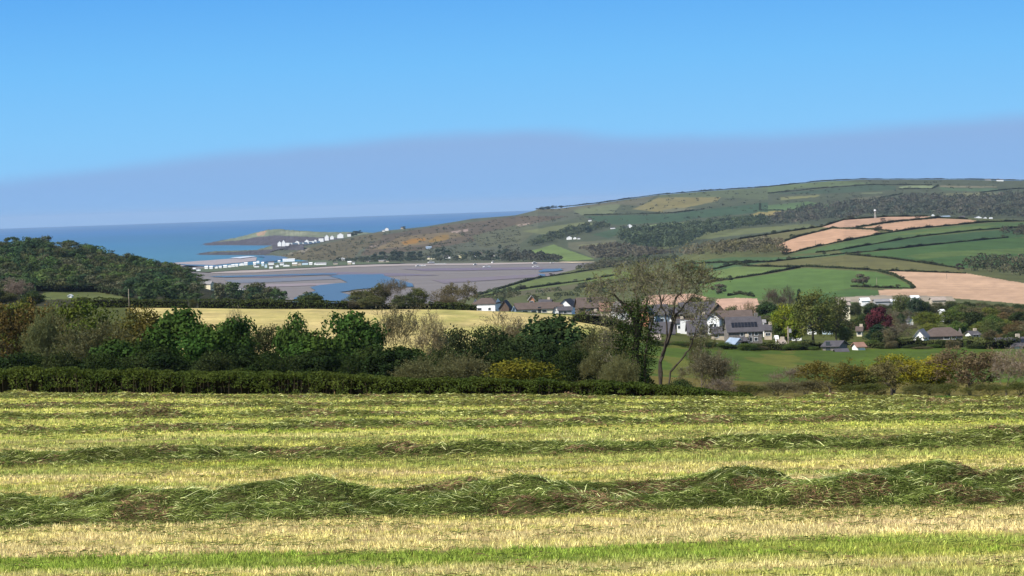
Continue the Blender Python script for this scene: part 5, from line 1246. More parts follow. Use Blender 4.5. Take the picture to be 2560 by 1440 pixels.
house('brick_house', 'orange brick gabled house right of the ivy clad trunk', 1604, 1634, 782, 768, 735, 'brick', 'slate', 'y', 8, rot=-12)
house('slate_house', 'blue grey house with dark slate roof behind the pale limb', 1634, 1672, 785, 762, 745, 'blue', 'slate', 'x', 8, win=((.1, .6, 1, .9),))
house('long_barn', 'dark timber barn between the blue grey house and the big brown roof', 1664, 1712, 784, 770, 748, 'brown', 'slate', 'x', 8, category='barn')
house('brown_roofed_house', 'biggest brown roofed house with a dark timber gable at its right end', 1698, 1790, 785, 756, 770, 'brown', 'slate', dp=11, rot=0)
house('timber_gable', 'dark brown timber gable end right of the biggest brown roof', 1776, 1816, 778, 759, 764, 'brown', 'brown', 'y', 6, category='house')
house('white_cottage', 'white gabled cottage with two dark windows below the timber gable', 1768, 1806, 795, 781, 715, 'white', 'brown', 'y', 5, rot=-10, win=((-.35, .6, .8, .9), (.3, .6, .8, .9), (0, 1.3, .8, .7)))
house('brown_roofed_wing', 'long brown roofed wing stretching right from the white gabled cottage', 1790, 1882, 796, 777, 722, 'tan', 'brown', 'x', 8, win=((.3, .8, .9, .8), (.6, .8, .9, .8)))
house('stone_house', 'grey stone house with a row of solar panels on its slate roof and white windows', 1812, 1904, 826, 793, 665, 'stone', 'slate', dp=8, rot=3, chim=((.8, .9),),
      win=((-.2, .75, .9, .9), (.25, .75, .9, .9), (.65, .75, .9, .9), (-.05, .3, 1.1, 1.2), (.3, .3, .9, 1.2), (.62, .3, .9, .9)), solar=(8, -.75, .8, .22, .55))
house('conservatory', 'pale blue glass conservatory in front of the stone house', 1822, 1852, 857, 846, 640, 'pale', 'blue', 'y', 5, category='conservatory', rot=20)
house('slate_house', 'grey slate roof half hidden by the right side of the pale limbed tree', 1716, 1768, 828, 803, 690, 'stone', 'slate', 'x', 8, win=((-.3, .7, .9, .9), (.3, .7, .9, .9)))
house('slate_house', 'grey slate roofed house behind the trunks of the two big bare trees', 1622, 1688, 832, 806, 690, 'grey', 'slate', 'x', 8)
house('tan_cottage', 'small tan cottage wall between the slate roof and the stone house', 1776, 1812, 832, 818, 678, 'tan', 'slate', 'x', 6, win=((-.3, .6, .8, .8),))
house('pink_cottage', 'tiny pinkish cottage showing between the two big bare trees', 1622, 1652, 848, 838, 640, 'tan', 'tan', 'x', 5)
house('black_roofed_house', 'small white walled house with a black roof beside the telegraph pole', 1974, 2004, 836, 818, 690, 'white', 'dark', 'x', 7)
house('pale_blue_house', 'pale blue gabled house among trees right of the black roofed house', 2056, 2082, 812, 800, 760, 'pale', 'slate', 'y', 7, win=((0, .6, .8, .9),))
house('white_cottage', 'white cottage half hidden behind the tall olive tree', 2018, 2042, 820, 810, 765, 'white', 'slate', 'x', 6)
house('stone_barn', 'stone barn with a slate roof at the far edge of the meadow', 2062, 2112, 864, 853, 588, 'stone', 'slate', 'x', 6, rot=-24, category='barn', door=-.3)
house('low_barn', 'low stone outbuilding in front of the stone barn', 2084, 2120, 879, 873, 575, 'stone', 'slate', 'x', 4, category='barn')
house('red_roofed_shed', 'little shed with a red brown roof right of the stone barn', 2132, 2160, 866, 857, 592, 'white', 'red', 'x', 4, category='shed', rot=10)
house('bungalow', 'long brown roofed bungalow among gardens on the right', 2308, 2404, 838, 820, 690, 'stone', 'brown', dp=8, hip=2.5, win=((.1, .6, 1.4, .9), (.5, .6, 1.2, .9)))
house('white_gable', 'bright white gable end at the left of the long brown roofed bungalow', 2286, 2320, 840, 824, 680, 'white', 'grey', 'y', 6, rot=-18, win=((0, .45, 1.2, .8),))
house('bungalow', 'slate roofed bungalow with solar panels at the right edge of the picture', 2484, 2610, 863, 844, 600, 'white', 'slate', dp=8, rot=4, chim=((-.05, .8),), solar=(4, -.35, .9, .3, .7), win=((-.5, .5, 1.2, .9), (.1, .5, 1.6, .9), (.6, .5, 1.6, .9)))
house('garden_shed', 'small white shed left of the bungalow at the right edge', 2466, 2480, 872, 866, 620, 'white', 'white', 'x', 3, category='shed')
house('greenhouse', 'low pale greenhouse roof in front of the long brown roofed bungalow', 2370, 2400, 864, 859, 640, 'pale', 'pale' if 'pale' in RM else 'blue', 'x', 3, category='greenhouse')
for a_, b__, e_, r_, d_, w_, f_, al, lb in ((1690, 1713, 806, 798, 712, 'white', 'slate', 'x', 'small white cottage below the timber barn'), (1668, 1686, 800, 789, 722, 'white', 'slate', 'y', 'little white gable left of the timber barn'),
        (1738, 1770, 797, 787, 728, 'grey', 'slate', 'x', 'grey walled cottage below the biggest brown roof'), (1556, 1588, 812, 801, 700, 'cream', 'tan', 'x', 'cream cottage left of the ivy clad trunk'),
        (1908, 1934, 824, 812, 700, 'tan', 'slate', 'x', 'tan cottage right of the stone house'), (1846, 1876, 852, 843, 640, 'grey', 'slate', 'x', 'low grey outbuilding in front of the stone house'),
        (1466, 1500, 788, 779, 760, 'white', 'brown', 'x', 'low white bungalow in front of the large brown roofed house'), (1944, 1962, 858, 850, 630, 'tan', 'tan', 'x', 'low tan garage left of the telegraph pole'),
        (1258, 1276, 764, 756, 905, 'white', 'grey', 'x', 'white cottage behind the dark gabled outbuilding'), (1350, 1384, 757, 749, 910, 'white', 'slate', 'x', 'white cottage behind the long bungalow'),
        (2418, 2446, 836, 828, 720, 'white', 'slate', 'x', 'white cottage right of the long brown roofed bungalow'), (2140, 2160, 826, 817, 730, 'cream', 'brown', 'x', 'cream cottage among trees left of the copper beech')):
    house('cottage', lb, a_, b__, e_, r_, d_, w_, f_, al, 5.5, rot=random.uniform(-12, 12), category='house', win=((-.35, .6, .7, .8), (.3, .6, .7, .8)), chim=((.6, .7),) if al == 'x' else ())
# workshops at the far side of the village, under the pale ploughed field
for i, (a, b_, e_, r_, wl__, rf_, lb) in enumerate((
    (2096, 2128, 752, 747, 'tan', 'tan', 'sandy roofed shed at the left end of the distant works yard'), (2152, 2176, 751, 745, 'white', 'white', 'white shed standing tallest in the distant works yard'),
    (2186, 2226, 753, 748, 'grey', 'grey', 'long grey shed in the middle of the distant works yard'), (2224, 2244, 753, 748, 'white', 'white', 'bright white shed right of the long grey one in the works yard'),
    (2278, 2300, 744, 739, 'white', 'white', 'small white shed below the pale ploughed field'), (2328, 2366, 750, 743, 'tan', 'tan', 'pale sandy roofed shed right of the works yard'),
    (2108, 2126, 762, 756, 'cream', 'tan', 'small cream cottage below the works yard'), (2352, 2362, 779, 774, 'white', 'white', 'tiny white shed among trees on the right'))):
    house('works_shed', lb, a, b_, e_, r_, 1180 - (i > 5) * 260, wl__, rf_, 'x', 9, category='shed' if i != 6 else 'cottage', base=757 if i < 6 else None)
house('cottage', 'white cottage half hidden right of the copper beech', 2268, 2284, 800, 792, 860, 'white', 'slate', 'y', 6, category='cottage')
house('garden_shed', 'small white shed seen right of the stone house', 1936, 1946, 846, 840, 640, 'white', 'white', 'x', 3, category='shed')
house('garden_shed', 'small white lean-to on the slope right of the brown roofed wing', 1906, 1916, 806, 800, 735, 'white', 'grey', 'x', 3, category='shed')
for a, b_, y0, d_, lb in ((1702, 1726, 801, 705, 'short white caravan roofed garden wall left of the white cottage'), (1770, 1794, 859, 635, 'low white garden wall below the tan cottage'), (1728, 1760, 802, 700, 'thin white garden wall beside the slate roof')):
    g = VP((a + b_) / 2, d_); k = px_m(d_); zt = CAMZ + float(ray((a + b_) / 2, y0)[1]) * d_; w_ = empty('garden_wall', (float(g[0]), d_, float(g[2]))); tag(w_, lb, 'wall')
    box('wall', (-(b_ - a) * k / 2, (b_ - a) * k / 2, -.15, .15, -.5, zt - g[2]), WM['white'], w_); box('coping', (-(b_ - a) * k / 2 - .05, (b_ - a) * k / 2 + .05, -.2, .2, zt - g[2] + .003, zt - g[2] + .1), WM['grey'], w_)

# far buildings: small single meshes set on the hillsides
def far_house(name, label, px, py, wpx, hpx, finder=None, wall='white', roof='slate', along='x', category='house', group=None, rfrac=.35, dpm=7., z=None, rot=0., d=None):
    if finder is None:
        zz_ = z if z is not None else 1.2; d_ = float(sea_d(px, py, zz_)); g = P(px, py, d_)
    else: g = finder(px, py); d_ = float(g[1])
    k = px_m(d_); w = wpx * k; h = hpx * k * (1 - rfrac); r = hpx * k * rfrac
    V, F = gable_wall(w, dpm, h, r, along); n0 = len(V); nf = len(F)
    V2, F2 = roof_geo(w, dpm, h, r, along, 0., .3, .2)
    me = quadmesh(name, V + V2, F + [tuple(i + n0 for i in f) for f in F2], [WM[wall], RM[roof]], [0] * nf + [1] * len(F2))
    o = link(name, me); o.location = tuple(float(v) for v in g); o.rotation_euler[2] = math.radians(rot)
    return tag(o, label, category, group)
far_house('farmhouse', 'cream farmhouse among the trees at the right end of the wooded hill', 518, 722, 26, 18, lambda a, b_: lf(a, b_), 'cream', 'grey', 'x', rot=-10, dpm=7)
far_house('cottage', 'small white cottage peeping from the trees below the cream farmhouse', 600, 730, 16, 12, lambda a, b_: lf(a, b_), 'white', 'grey', 'y', dpm=5)
far_house('white_shed', 'tiny white shed in the small green field below the wooded hill', 176, 744, 9, 7, lambda a, b_: lf(a, b_), 'white', 'white', 'y', 'shed', dpm=3)
for px, py, w_, h_, al, lb in ((1423, 599, 13, 9, 'y', 'left one of the three white cottages on the far hill'), (1437, 598, 8, 6, 'y', 'middle one of the three white cottages on the far hill'), (1447, 598, 7, 5, 'x', 'right one of the three white cottages on the far hill'),
        (1574, 570, 12, 10, 'y', 'big white gabled farmhouse high on the far hill'), (1562, 571, 10, 4, 'x', 'low white farm building left of the big white gabled farmhouse'), (1532, 572, 12, 4, 'x', 'long low white barn further left of the white gabled farmhouse'),
        (1475, 553, 8, 5, 'x', 'tiny white cottage beside the pale track on the far hill')):
    far_house('hill_cottage', lb, px, py, w_, h_, r1f, 'white', 'slate', al, rfrac=.4)
for px, py, w_, h_, wl_1, rf_, al, lb in ((2350, 543, 50, 6, 'grey', 'blue', 'x', 'long blue grey farm shed above the highest ploughed field'), (2333, 541, 6, 8, 'white', 'white', 'y', 'small white silo at the left of the long farm shed'),
        (2405, 545, 14, 8, 'tan', 'slate', 'x', 'stone farmhouse between the long shed and the white house'), (2445, 547, 16, 10, 'white', 'slate', 'y', 'white gabled house on the hill above the ploughed fields'),
        (2462, 546, 8, 7, 'white', 'slate', 'y', 'small white cottage right of the white gabled house on the hill'), (2477, 545, 7, 4, 'white', 'white', 'x', 'little white shed furthest right of the hilltop farm')):
    far_house('farm_building', lb, px, py + 3, w_, h_, r1f, wl_1, rf_, al, 'farm building', rfrac=.35, dpm=9)
far_house('skyline_house', 'white house on the skyline at the far right', 2500, 453, 16, 5, r1f, 'white', 'slate', 'x')
far_house('skyline_house', 'greyish low house on the skyline left of the white one', 2470, 451, 14, 4, r1f, 'grey', 'slate', 'x')
far_house('brow_house', 'white house standing against the sea on the brow of the far hill', 967, 577, 9, 8, r1f, 'white', 'slate', 'y')
far_house('brow_house', 'low pale wing beside the white house on the brow', 959, 579, 6, 4, r1f, 'white', 'grey', 'x')
far_house('brow_house', 'small pale house on the brow right of the white one, against the sea', 1006, 572, 8, 5, r1f, 'tan', 'slate', 'x')
RWH = [(699, 614, 9, 11, 'y'), (709, 614, 8, 14, 'y'), (718, 613, 10, 9, 'x'), (727, 612, 8, 7, 'x'), (743, 611, 11, 9, 'y'), (754, 609, 10, 4, 'x'), (767, 608, 10, 9, 'y'), (779, 606, 12, 5, 'x'), (788, 605, 7, 6, 'y'),
       (803, 603, 12, 10, 'x'), (817, 600, 10, 13, 'y'), (830, 597, 9, 8, 'y'), (851, 594, 15, 11, 'y'), (873, 590, 9, 7, 'x')]
RLB = ['first white house at the seaward end of the row above the headland', 'tallest white house near the seaward end of the hillside row', 'third white house from the seaward end of the hillside row', 'low white house right of the cluster at the seaward end of the row',
       'white gabled house alone on the low white wall, left part of the row', 'low white garage on the wall between the first two gables of the row', 'second white gabled house along the low white wall', 'long low white house right of the second gable',
       'small white gable at the end of the low white wall', 'wide white house left of the tallest gable in the upper row', 'tallest white gable in the upper part of the hillside row', 'white gable right of the tallest one in the upper row',
       'single wide white gabled house near the top of the row', 'topmost small white house of the row beside the dark trees']
for (px, py, w_, h_, al), lb in zip(RWH, RLB):
    far_house('seaside_house', lb, px, py, w_, h_, lambda a, b_: r1f(a, np.minimum(b_, lerp_tab(a, R1_b) - 1)), 'white', 'slate' if al == 'x' else 'white', al, rfrac=.4 if al == 'y' else .25)
# low white wall joining them
p0, p1 = r1f(724, 611), r1f(800, 605); ln = float(np.linalg.norm((p1 - p0)[:2]))
o = link('seaside_wall', quadmesh('seaside_wall', boxv(0, ln, -.3, .3, -2, 2.4), BF, [WM['white']])); o.location = tuple(map(float, p0)); o.rotation_euler = (0, -math.atan2(float(p1[2] - p0[2]), ln), math.atan2(float(p1[1] - p0[1]), float(p1[0] - p0[0])))
tag(o, 'low white wall running uphill between the white seaside houses', 'wall')

SPIT = (90, 100, 70)
flat_poly('spit', [(478, 678), (500, 671), (560, 668), (640, 661), (700, 655), (760, 653), (860, 650), (1000, 648), (1010, 657), (880, 662), (760, 669), (690, 672), (600, 675), (520, 680)], 1.6, SPIT, M_MUD, 61, .8)
CAR = [(486, 676, 6, 6), (496, 677, 11, 4), (516, 672, 8, 7), (528, 672, 8, 7), (541, 671, 7, 6), (551, 670, 7, 5), (563, 669, 9, 6), (574, 668, 9, 6), (583, 667, 8, 6), (592, 666, 7, 6), (604, 664, 12, 7), (615, 663, 8, 7),
       (637, 666, 6, 11), (645, 656, 7, 5), (642, 668, 12, 5), (657, 665, 6, 10), (665, 669, 6, 9), (678, 662, 14, 7), (678, 671, 9, 8), (693, 668, 8, 6), (698, 656, 6, 5), (705, 663, 10, 7), (716, 666, 16, 5), (722, 652, 30, 5),
       (737, 664, 12, 7), (749, 663, 9, 6), (763, 662, 15, 8), (777, 662, 8, 6), (789, 662, 7, 6), (803, 662, 26, 6), (839, 661, 11, 5), (855, 652, 15, 8), (874, 661, 9, 8), (884, 660, 6, 5)]
CW = ['white', 'white', 'white', 'cream', 'white', 'tan']
for i, (px, py, w_, h_) in enumerate(CAR):
    wl_1 = 'white' if i < 12 or i in (13, 14, 17, 18, 19, 21, 22, 29, 31) else ('tan' if i in (24, 25, 30, 32) else ('pale' if i in (15, 16, 26, 20) else 'white'))
    rf_ = ('white', 'grey', 'slate', 'white')[i % 4] if i > 11 else 'white'
    where = 'in the line along the narrow spit' if i < 12 else ('in the crowded cluster on the spit' if i < 24 else 'along the shore right of the crowded cluster')
    sp_ = {0: 'first white caravan at the tip of the spit', 10: 'wide white caravan at the right end of the spit line', 23: 'longest white building standing behind the crowded caravans', 29: 'long low white boathouse on the shore right of the caravans', 31: 'tall white house with a balcony above the shore right of the caravans'}
    o = far_house('caravan' if i not in (23, 29, 31) else 'shore_building', sp_.get(i, f'small {"white" if wl_1 == "white" else ("pale grey" if wl_1 == "tan" else "pale green")} holiday caravan {where}'), px, py, w_, h_, None, wl_1, rf_, 'xy'[i % 3 == 1],
              'caravan' if i not in (23, 29, 31) else 'building', f'{wl_1} holiday caravans {where}' if i not in sp_ else None, rfrac=.3, dpm=4.5, z=1.7)
    if i not in sp_: series(o, px, f'small {wl_1} holiday caravan' if wl_1 != 'tan' else 'small sandy holiday caravan', where)
NS = [(1077, 648, 18, 7, 'cream', 'slate', 'x', 'cream bungalow on the far shore left of the dark conifers'), (1118, 646, 18, 7, 'white', 'slate', 'x', 'long white house on the far shore between conifers and the yellow house'),
      (1153, 646, 22, 10, 'yellow', 'tan', 'y', 'yellow twin gabled house on the far shore'), (1199, 637, 13, 6, 'tan', 'brown', 'x', 'tan house higher up the bank on the far shore'), (1187, 642, 5, 5, 'white', 'grey', 'y', 'tiny white shed below the tan house on the far shore'),
      (1233, 643, 8, 4, 'tan', 'grey', 'x', 'small pale hut on the far shore, left of two'), (1248, 644, 12, 5, 'cream', 'grey', 'x', 'small cream hut on the far shore, middle of the right hand group'), (1260, 641, 8, 5, 'cream', 'grey', 'y', 'small cream hut furthest right on the far shore'),
      (975, 650, 24, 8, 'tan', 'tan', 'x', 'sandy coloured house on the far shore below the dark trees'), (960, 656, 26, 6, 'tan', 'grey', 'x', 'long low grey house at the water edge on the far shore'), (1072, 623, 14, 7, 'blue', 'blue', 'x', 'blue grey house above the conifers on the far slope'),
      (922, 656, 10, 5, 'tan', 'grey', 'x', 'low grey hut left of the sandy house on the far shore')]
for px, py, w_, h_, wl_1, rf_, al, lb in NS: far_house('shore_house', lb, px, py, w_, h_, r1f, wl_1, rf_, al, rfrac=.35)
o = link('slipway_wall', quadmesh('slipway_wall', boxv(-8, 8, -1, 1, -1, 1.6), BF, [WM['grey']])); g = P(1101, 661, float(sea_d(1101, 661, .9))); o.location = tuple(map(float, g)); tag(o, 'pale concrete slipway on the shore below the long white house', 'slipway')

# boats lying on the mud
def boat_mesh():
    V, F = [], []; L = 8.; n_ = 8
    for i in range(n_ + 1):
        t_ = i / n_; x = (t_ - .5) * L; w = 1.25 * (1 - max(0, (t_ - .5) * 2) ** 2.2) * (1 if t_ > .08 else .9); w = max(w, .03); sh = 1.25 + .35 * t_ ** 2
        V += [(x, 0, 0 if t_ < .9 else .4), (x, w * .75, .35), (x, w, sh), (x, w * .85, sh + .02), (x, -w * .85, sh + .02), (x, -w, sh), (x, -w * .75, .35)]
    for i in range(n_):
        a = i * 7; b_ = a + 7
        for j in range(7): F.append((a + j, b_ + j, b_ + (j + 1) % 7, a + (j + 1) % 7))
    F.append((6, 5, 4, 3, 2, 1, 0)); F.append(tuple(n_ * 7 + j for j in range(7)))
    nh = len(F); o_ = len(V); V += boxv(-2.2, .9, -.75, .75, 1.27, 2.5); F += [tuple(i + o_ for i in f) for f in BF]
    o_ = len(V); V += boxv(-2.3, 1.0, -.8, .8, 2.502, 2.6); F += [tuple(i + o_ for i in f) for f in BF]
    return quadmesh('boat', V, F, [WM['white'], M_PANE], [0] * nh + [1] * 6 + [0] * 6)
BM = boat_mesh()
for px, py, rz_, sc_b, lb in ((1046, 666, 20, 1.0, 'white boat lying on the mud beside a short jetty'), (1217, 669, 5, 1.25, 'white motor boat alone on the mud below the far shore huts'), (1232, 657, 70, 1.0, 'white boat pulled up on the shingle below the far shore huts'),
        (1339, 669, 0, 1.1, 'white boat on the mud, furthest right of all'), (1337, 659, 30, 1.0, 'boat on the shingle directly above the furthest right boat'), (1078, 658, 10, 1.2, 'boat drawn up at the slipway below the cream bungalow'),
        (1188, 662, 40, .8, 'small boat on the shingle below the yellow house'), (1380, 658, 15, .6, 'tiny dark dinghy on the pale beach'), (1059, 665, -20, .8, 'small boat right of the one by the jetty')):
    o = bpy.data.objects.new('boat', BM); COL.objects.link(o); g = P(px, py, float(sea_d(px, py, 1.0))); o.location = tuple(map(float, g)); o.rotation_euler = (math.radians(6), 0, math.radians(rz_)); o.scale = (sc_b,) * 3
    tag(o, lb, 'boat', 'boats lying on the mudflat')

# ------------------------------------------------------------ poles and the hilltop mast
def pole(px, top, d, label, finder=None, py=None, r=.13, box_=True, name='telegraph_pole'):
    g = VP(px, d) if finder is None else finder(px, py); d = float(g[1]); zt = CAMZ + float(ray(px, top)[1]) * d
    r_ = empty(name, tuple(map(float, g))); tag(r_, label, 'pole'); h = zt - g[2]
    V, q, c = tubes([(0, 0, -.5, 0, 0, h * .5, r, r * .9), (0, 0, h * .5, 0, 0, h, r * .9, r * .75)], 8, (.3, .25, .19)); link('shaft', mesh_np('shaft', V, q, c), M_BARK, r_)
    if box_:
        box('cross_arm', (-.6, .6, -.06, .06, h - .5, h - .38), M_POLE, r_); box('transformer', (.15, .65, -.25, .25, h - 1.3, h - .55), WM['grey'], r_)
pole(1971, 816, 600, 'tall wooden telegraph pole at the far edge of the meadow', r=.17)
pole(326, 722, 712, 'wooden telegraph pole at the dark hedge behind the straw field', box_=False, r=.1)
pole(2039, 601, 0, 'thin pole in the long pink ploughed field', r2f, 613, .22, False, 'field_pole')
pole(2325, 555, 0, 'thin pole in the upper right ploughed field', r2f, 566, .22, False, 'field_pole')
pole(2367, 684, 0, 'pole standing in the big pale ploughed field', r2f, 698, .16, False, 'field_pole')
pole(2192, 694, 0, 'pole in the large bright green field beside the pale ploughed field', r2f, 714, .16, False, 'field_pole')
pole(2546, 782, 900, 'pale pole among the trees at the right edge', r=.15, box_=False)
g = r2f(2188, 545.5); k = px_m(float(g[1])); mr_ = empty('hilltop_mast', tuple(map(float, g))); tag(mr_, 'slender mast with a white drum on top, beside the highest ploughed field', 'mast')
sg = []
for i in range(6):
    z0, z1 = i * 3 * k, (i + 1) * 3 * k; w0, w1 = .9 - .1 * i, .9 - .1 * (i + 1)
    cs = ((-1, -1), (1, -1), (1, 1), (-1, 1))
    for j in range(4):
        a, b_ = cs[j], cs[(j + 1) % 4]; sg.append((a[0] * w0, a[1] * w0, z0 - (.5 if i == 0 else 0), a[0] * w1, a[1] * w1, z1, .16, .16)); sg.append((a[0] * w0, a[1] * w0, z0, b_[0] * w1, b_[1] * w1, z1, .09, .09))
V, q, c = tubes(sg, 4, (.5, .46, .42)); link('lattice', mesh_np('lattice', V, q, c), M_BARK, mr_)
V, q, c = tubes([(0, 0, 18 * k, 0, 0, 21 * k, 1.3, 1.3), (0, 0, 21 * k, 0, 0, 22 * k, 1.3, .2)], 12, (.8, .8, .8)); link('drum', mesh_np('drum', V, q, c), WM['white'], mr_)
def wire_fence(): pass

# ------------------------------------------------------------ village trees
VT = [('leafy', 2035, 722, 115, 640, (.125, .14, .04), 'broadleaf_tree', 'tall olive tree with a pale trunk, highest in the village'),
      ('leafy', 2090, 738, 90, 660, (.11, .125, .045), 'broadleaf_tree', 'second olive tree leaning right of the tallest village tree'),
      ('leafy', 1968, 752, 80, 690, (.17, .20, .02), 'lime_tree', 'bright yellow green tree left of the tallest village tree'),
      ('lush', 1990, 775, 60, 660, (.14, .18, .02), 'lime_tree', 'second bright yellow green tree just below the first'),
      ('bare', 1930, 718, 70, 1000, (.13, .11, .09), 'leafless_tree', 'dark grey leafless tree beyond the bright yellow green tree'),
      ('bare', 1965, 712, 60, 1010, (.12, .11, .085), 'leafless_tree', 'taller dark grey leafless tree behind the bright yellow green tree'),
      ('conifer', 2000, 718, 24, 1000, (.03, .05, .035), 'conifer', 'dark narrow conifer behind the tallest village tree'),
      ('lush', 1920, 752, 60, 900, (.05, .08, .03), 'broadleaf_tree', 'dark green tree left of the bright yellow green tree'),
      ('lush', 2200, 764, 66, 690, (.10, .028, .035), 'copper_beech', 'dark red copper beech in the middle of the gardens'),
      ('lush', 2222, 796, 36, 680, (.085, .03, .035), 'copper_beech', 'lower red side of the copper beech clump'),
      ('conifer', 2195, 808, 80, 640, (.025, .05, .028), 'conifer', 'broad dark conifer right in front of the copper beech'),
      ('lush', 2212, 838, 84, 630, (.025, .05, .026), 'conifer', 'spreading dark evergreen at the meadow edge below the copper beech'),
      ('conifer', 2255, 780, 30, 760, (.05, .08, .035), 'conifer', 'small conifer right of the copper beech'),
      ('bush', 2262, 733, 70, 980, (.09, .115, .035), 'broadleaf_tree', 'rounded olive tree leaning over the works yard'),
      ('lush', 2292, 741, 40, 960, (.05, .075, .045), 'broadleaf_tree', 'dark blue green tree right of the works yard'),
      ('bare', 2250, 770, 80, 820, (.17, .16, .11), 'leafless_tree', 'greyish bare tree above the white gable'),
      ('bare', 2270, 805, 80, 730, (.17, .15, .12), 'leafless_tree', 'greyish purple bare tree left of the white gable'),
      ('leafy', 2320, 778, 90, 800, (.13, .15, .03), 'broadleaf_tree', 'yellow green tree above the long brown roofed bungalow'),
      ('leafy', 2385, 772, 100, 820, (.09, .12, .03), 'broadleaf_tree', 'green tree above the right end of the long bungalow'),
      ('leafy', 1830, 758, 60, 760, (.12, .12, .06), 'broadleaf_tree', 'olive bare tree in front of the pink ploughed patch by the village'),
      ('bare', 1870, 752, 60, 765, (.15, .14, .07), 'leafless_tree', 'round half bare tree right of the olive one by the pink ploughed patch'),
      ('leafy', 1745, 735, 80, 790, (.08, .09, .03), 'broadleaf_tree', 'dark olive tree behind the biggest brown roof'),
      ('bush', 1480, 776, 70, 790, (.14, .18, .03), 'garden_hedge', 'bright green clipped garden hedge in front of the brown roofed house'),
      ('bare', 1568, 752, 70, 745, (.2, .15, .11), 'leafless_tree', 'brown leafless tree behind the white house left of the ivy clad tree')]
for r in VT: near_tree(*r[:6], r[6], r[7], 'tree' if r[6] != 'garden_hedge' else 'hedge')
for i, (px, tp, w_) in enumerate(((2075, 748, 50), (2110, 756, 46), (2140, 754, 40), (2180, 756, 44), (2205, 757, 40), (2238, 756, 40), (2305, 750, 44), (2345, 754, 50), (2385, 750, 50), (2420, 752, 50), (2460, 754, 60), (2505, 757, 60), (2550, 760, 60), (2595, 764, 60))):
    o = near_tree(('lush', 'leafy', 'bush')[i % 3], px, tp, w_, 1080, ((.05, .068, .028), (.085, .09, .035), (.06, .075, .03))[i % 3], 'boundary_tree', 'x', 'tree', 'trees between the village and the pale ploughed field')
    series(o, px, ('dark green', 'olive', 'mid green')[i % 3] + ' tree', 'between the village and the pale ploughed field')
n_ = 0
placed = []
TC = [((.045, .062, .022), 'dark green', 'lush'), ((.10, .12, .04), 'olive', 'leafy'), ((.13, .115, .06), 'brownish', 'leafy'), ((.15, .14, .10), 'grey bare', 'bare'), ((.08, .12, .03), 'mid green', 'lush'), ((.14, .16, .035), 'yellow green', 'leafy')]
tries = 0
while n_ < 150 and tries < 20000:
    tries += 1
    px = random.uniform(1840, 2640); d = random.choice((610, 640, 680, 730, 790, 860, 940, 1040, 1130)) * random.uniform(.97, 1.03)
    g = VP(px, d); bpy_ = 0
    zn = (g[2] - CAMZ) / d; py_b = 0
    lim = np.interp(px, [1840, 1905, 1960, 2060, 2130, 2300, 2400, 2560, 2640], [800, 790, 765, 762, 768, 762, 752, 764, 770])
    # foot row in the picture
    hor = 513.5 - .0343 * (px - 1280); foot = hor - zn * F_PX
    top = max(foot - random.uniform(28, 56), lim + random.uniform(0, 8)); wd_ = random.uniform(34, 70)
    if foot - top < 14: continue
    bad = False
    for a, b_, rt, hd in HOUSES:
        if hd > d and px + wd_ * .45 > a and px - wd_ * .45 < b_ and top < rt + 34 and foot > rt: bad = True; break
        if abs(hd - d) < 9 and a - 6 < px < b_ + 6: bad = True; break
    if bad: 
        continue
    if any(abs(px - a) < 20 and abs(d - b_) < 25 for a, b_ in placed): continue
    placed.append((px, d)); k = random.choices(range(6), (4, 4, 3, 2, 3, 1))[0]; ti, wd2, kd = TC[k]
    if px > 2480 and random.random() < .4: kd, ti, wd2 = 'leafy', (.16, .12, .055), 'russet'
    zone = 'near the meadow edge' if d < 700 else ('in the middle of the village gardens' if d < 900 else 'at the far side of the village')
    near_tree(kd, px, top, wd_, d, tuple(np.array(ti) * random.uniform(.8, 1.2)), 'garden_tree', f'{wd2} tree {zone}', 'tree', f'{wd2} trees {zone}'); n_ += 1; series(COL.objects[-1].parent or COL.objects[-1], px, f'{wd2} tree', zone)
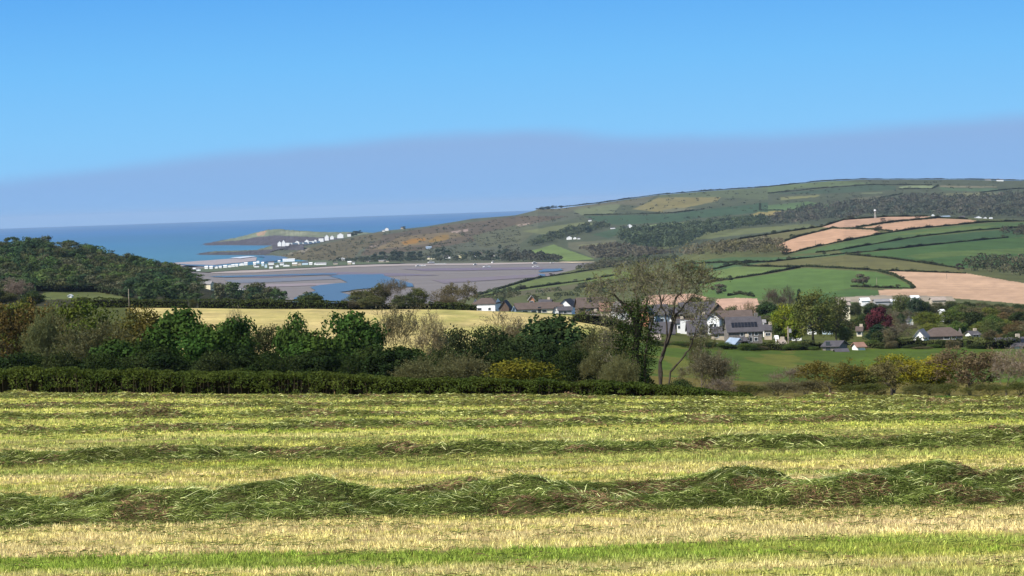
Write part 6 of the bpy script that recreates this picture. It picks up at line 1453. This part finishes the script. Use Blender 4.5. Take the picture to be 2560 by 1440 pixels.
# hedge along the far side of the meadow
for a, b_, h_, d_, lb, sd_ in ((1860, 2050, 1.6, 598, 'dark garden hedge at the far side of the meadow, left of the stone barn', 331), (2170, 2400, 1.7, 604, 'dark garden hedge at the far side of the meadow, right of the stone barn', 332), (2420, 2660, 1.6, 596, 'hedge in front of the bungalow at the right edge', 333),
                           (1440, 1600, 1.8, 640, 'dark hedge below the village left of the ivy clad trunk', 334)):
    pts = [VP(px, d_ + 3 * math.sin(px / 20)) for px in np.linspace(a, b_, 24)]
    add_hedge('garden_hedge', pts, np.array([h_ * random.uniform(.5, 1.5) for _ in pts]), 2.6, .34, 14, (.045, .062, .02), (.075, .085, .028), sd_, lb, top_var=.3, gaps=.1)
for i, px in enumerate(np.concatenate([np.arange(1600, 2060, 19), np.arange(2150, 2480, 26), np.arange(1609, 1780, 24)])):
    o = near_tree('bush', px, random.uniform(852, 868) if px < 2060 else random.uniform(848, 866), random.uniform(36, 64), random.uniform(588, 612), TC[(0, 2, 4)[i % 3]][0], 'garden_bush', f'{TC[(0, 2, 4)[i % 3]][1]} garden bush along the far edge of the meadow', 'bush', f'{TC[(0, 2, 4)[i % 3]][1]} bushes along the far edge of the meadow')

    series(o, px, f'{TC[(0, 2, 4)[i % 3]][1]} garden bush', 'along the far edge of the meadow')
for (what, where), lst in SERIES.items():
    lst.sort(key=lambda q: q[0])
    for i, (_, o) in enumerate(lst):
        o['label'] = (f'{ordw(i)} {what} from the left {where}' if len(lst) > 1 else f'{what} standing {where}')
# ------------------------------------------------------------ haze
mt, n, l = new_mat('haze_air')
v = n.new('ShaderNodeVolumePrincipled'); v.inputs['Color'].default_value = (.62, .78, 1.0, 1); v.inputs['Density'].default_value = 0.00002; v.inputs['Anisotropy'].default_value = 0.0
o = n.new('ShaderNodeOutputMaterial'); l.new(v.outputs[0], o.inputs['Volume'])
b_ = boxv(-43000, 43000, -3500, 43000, -9, 152)
hzo = link('haze', quadmesh('haze', b_, BF, [mt])); hzo['kind'] = 'stuff'; hzo['label'] = 'thin blue haze over the estuary and far hills'
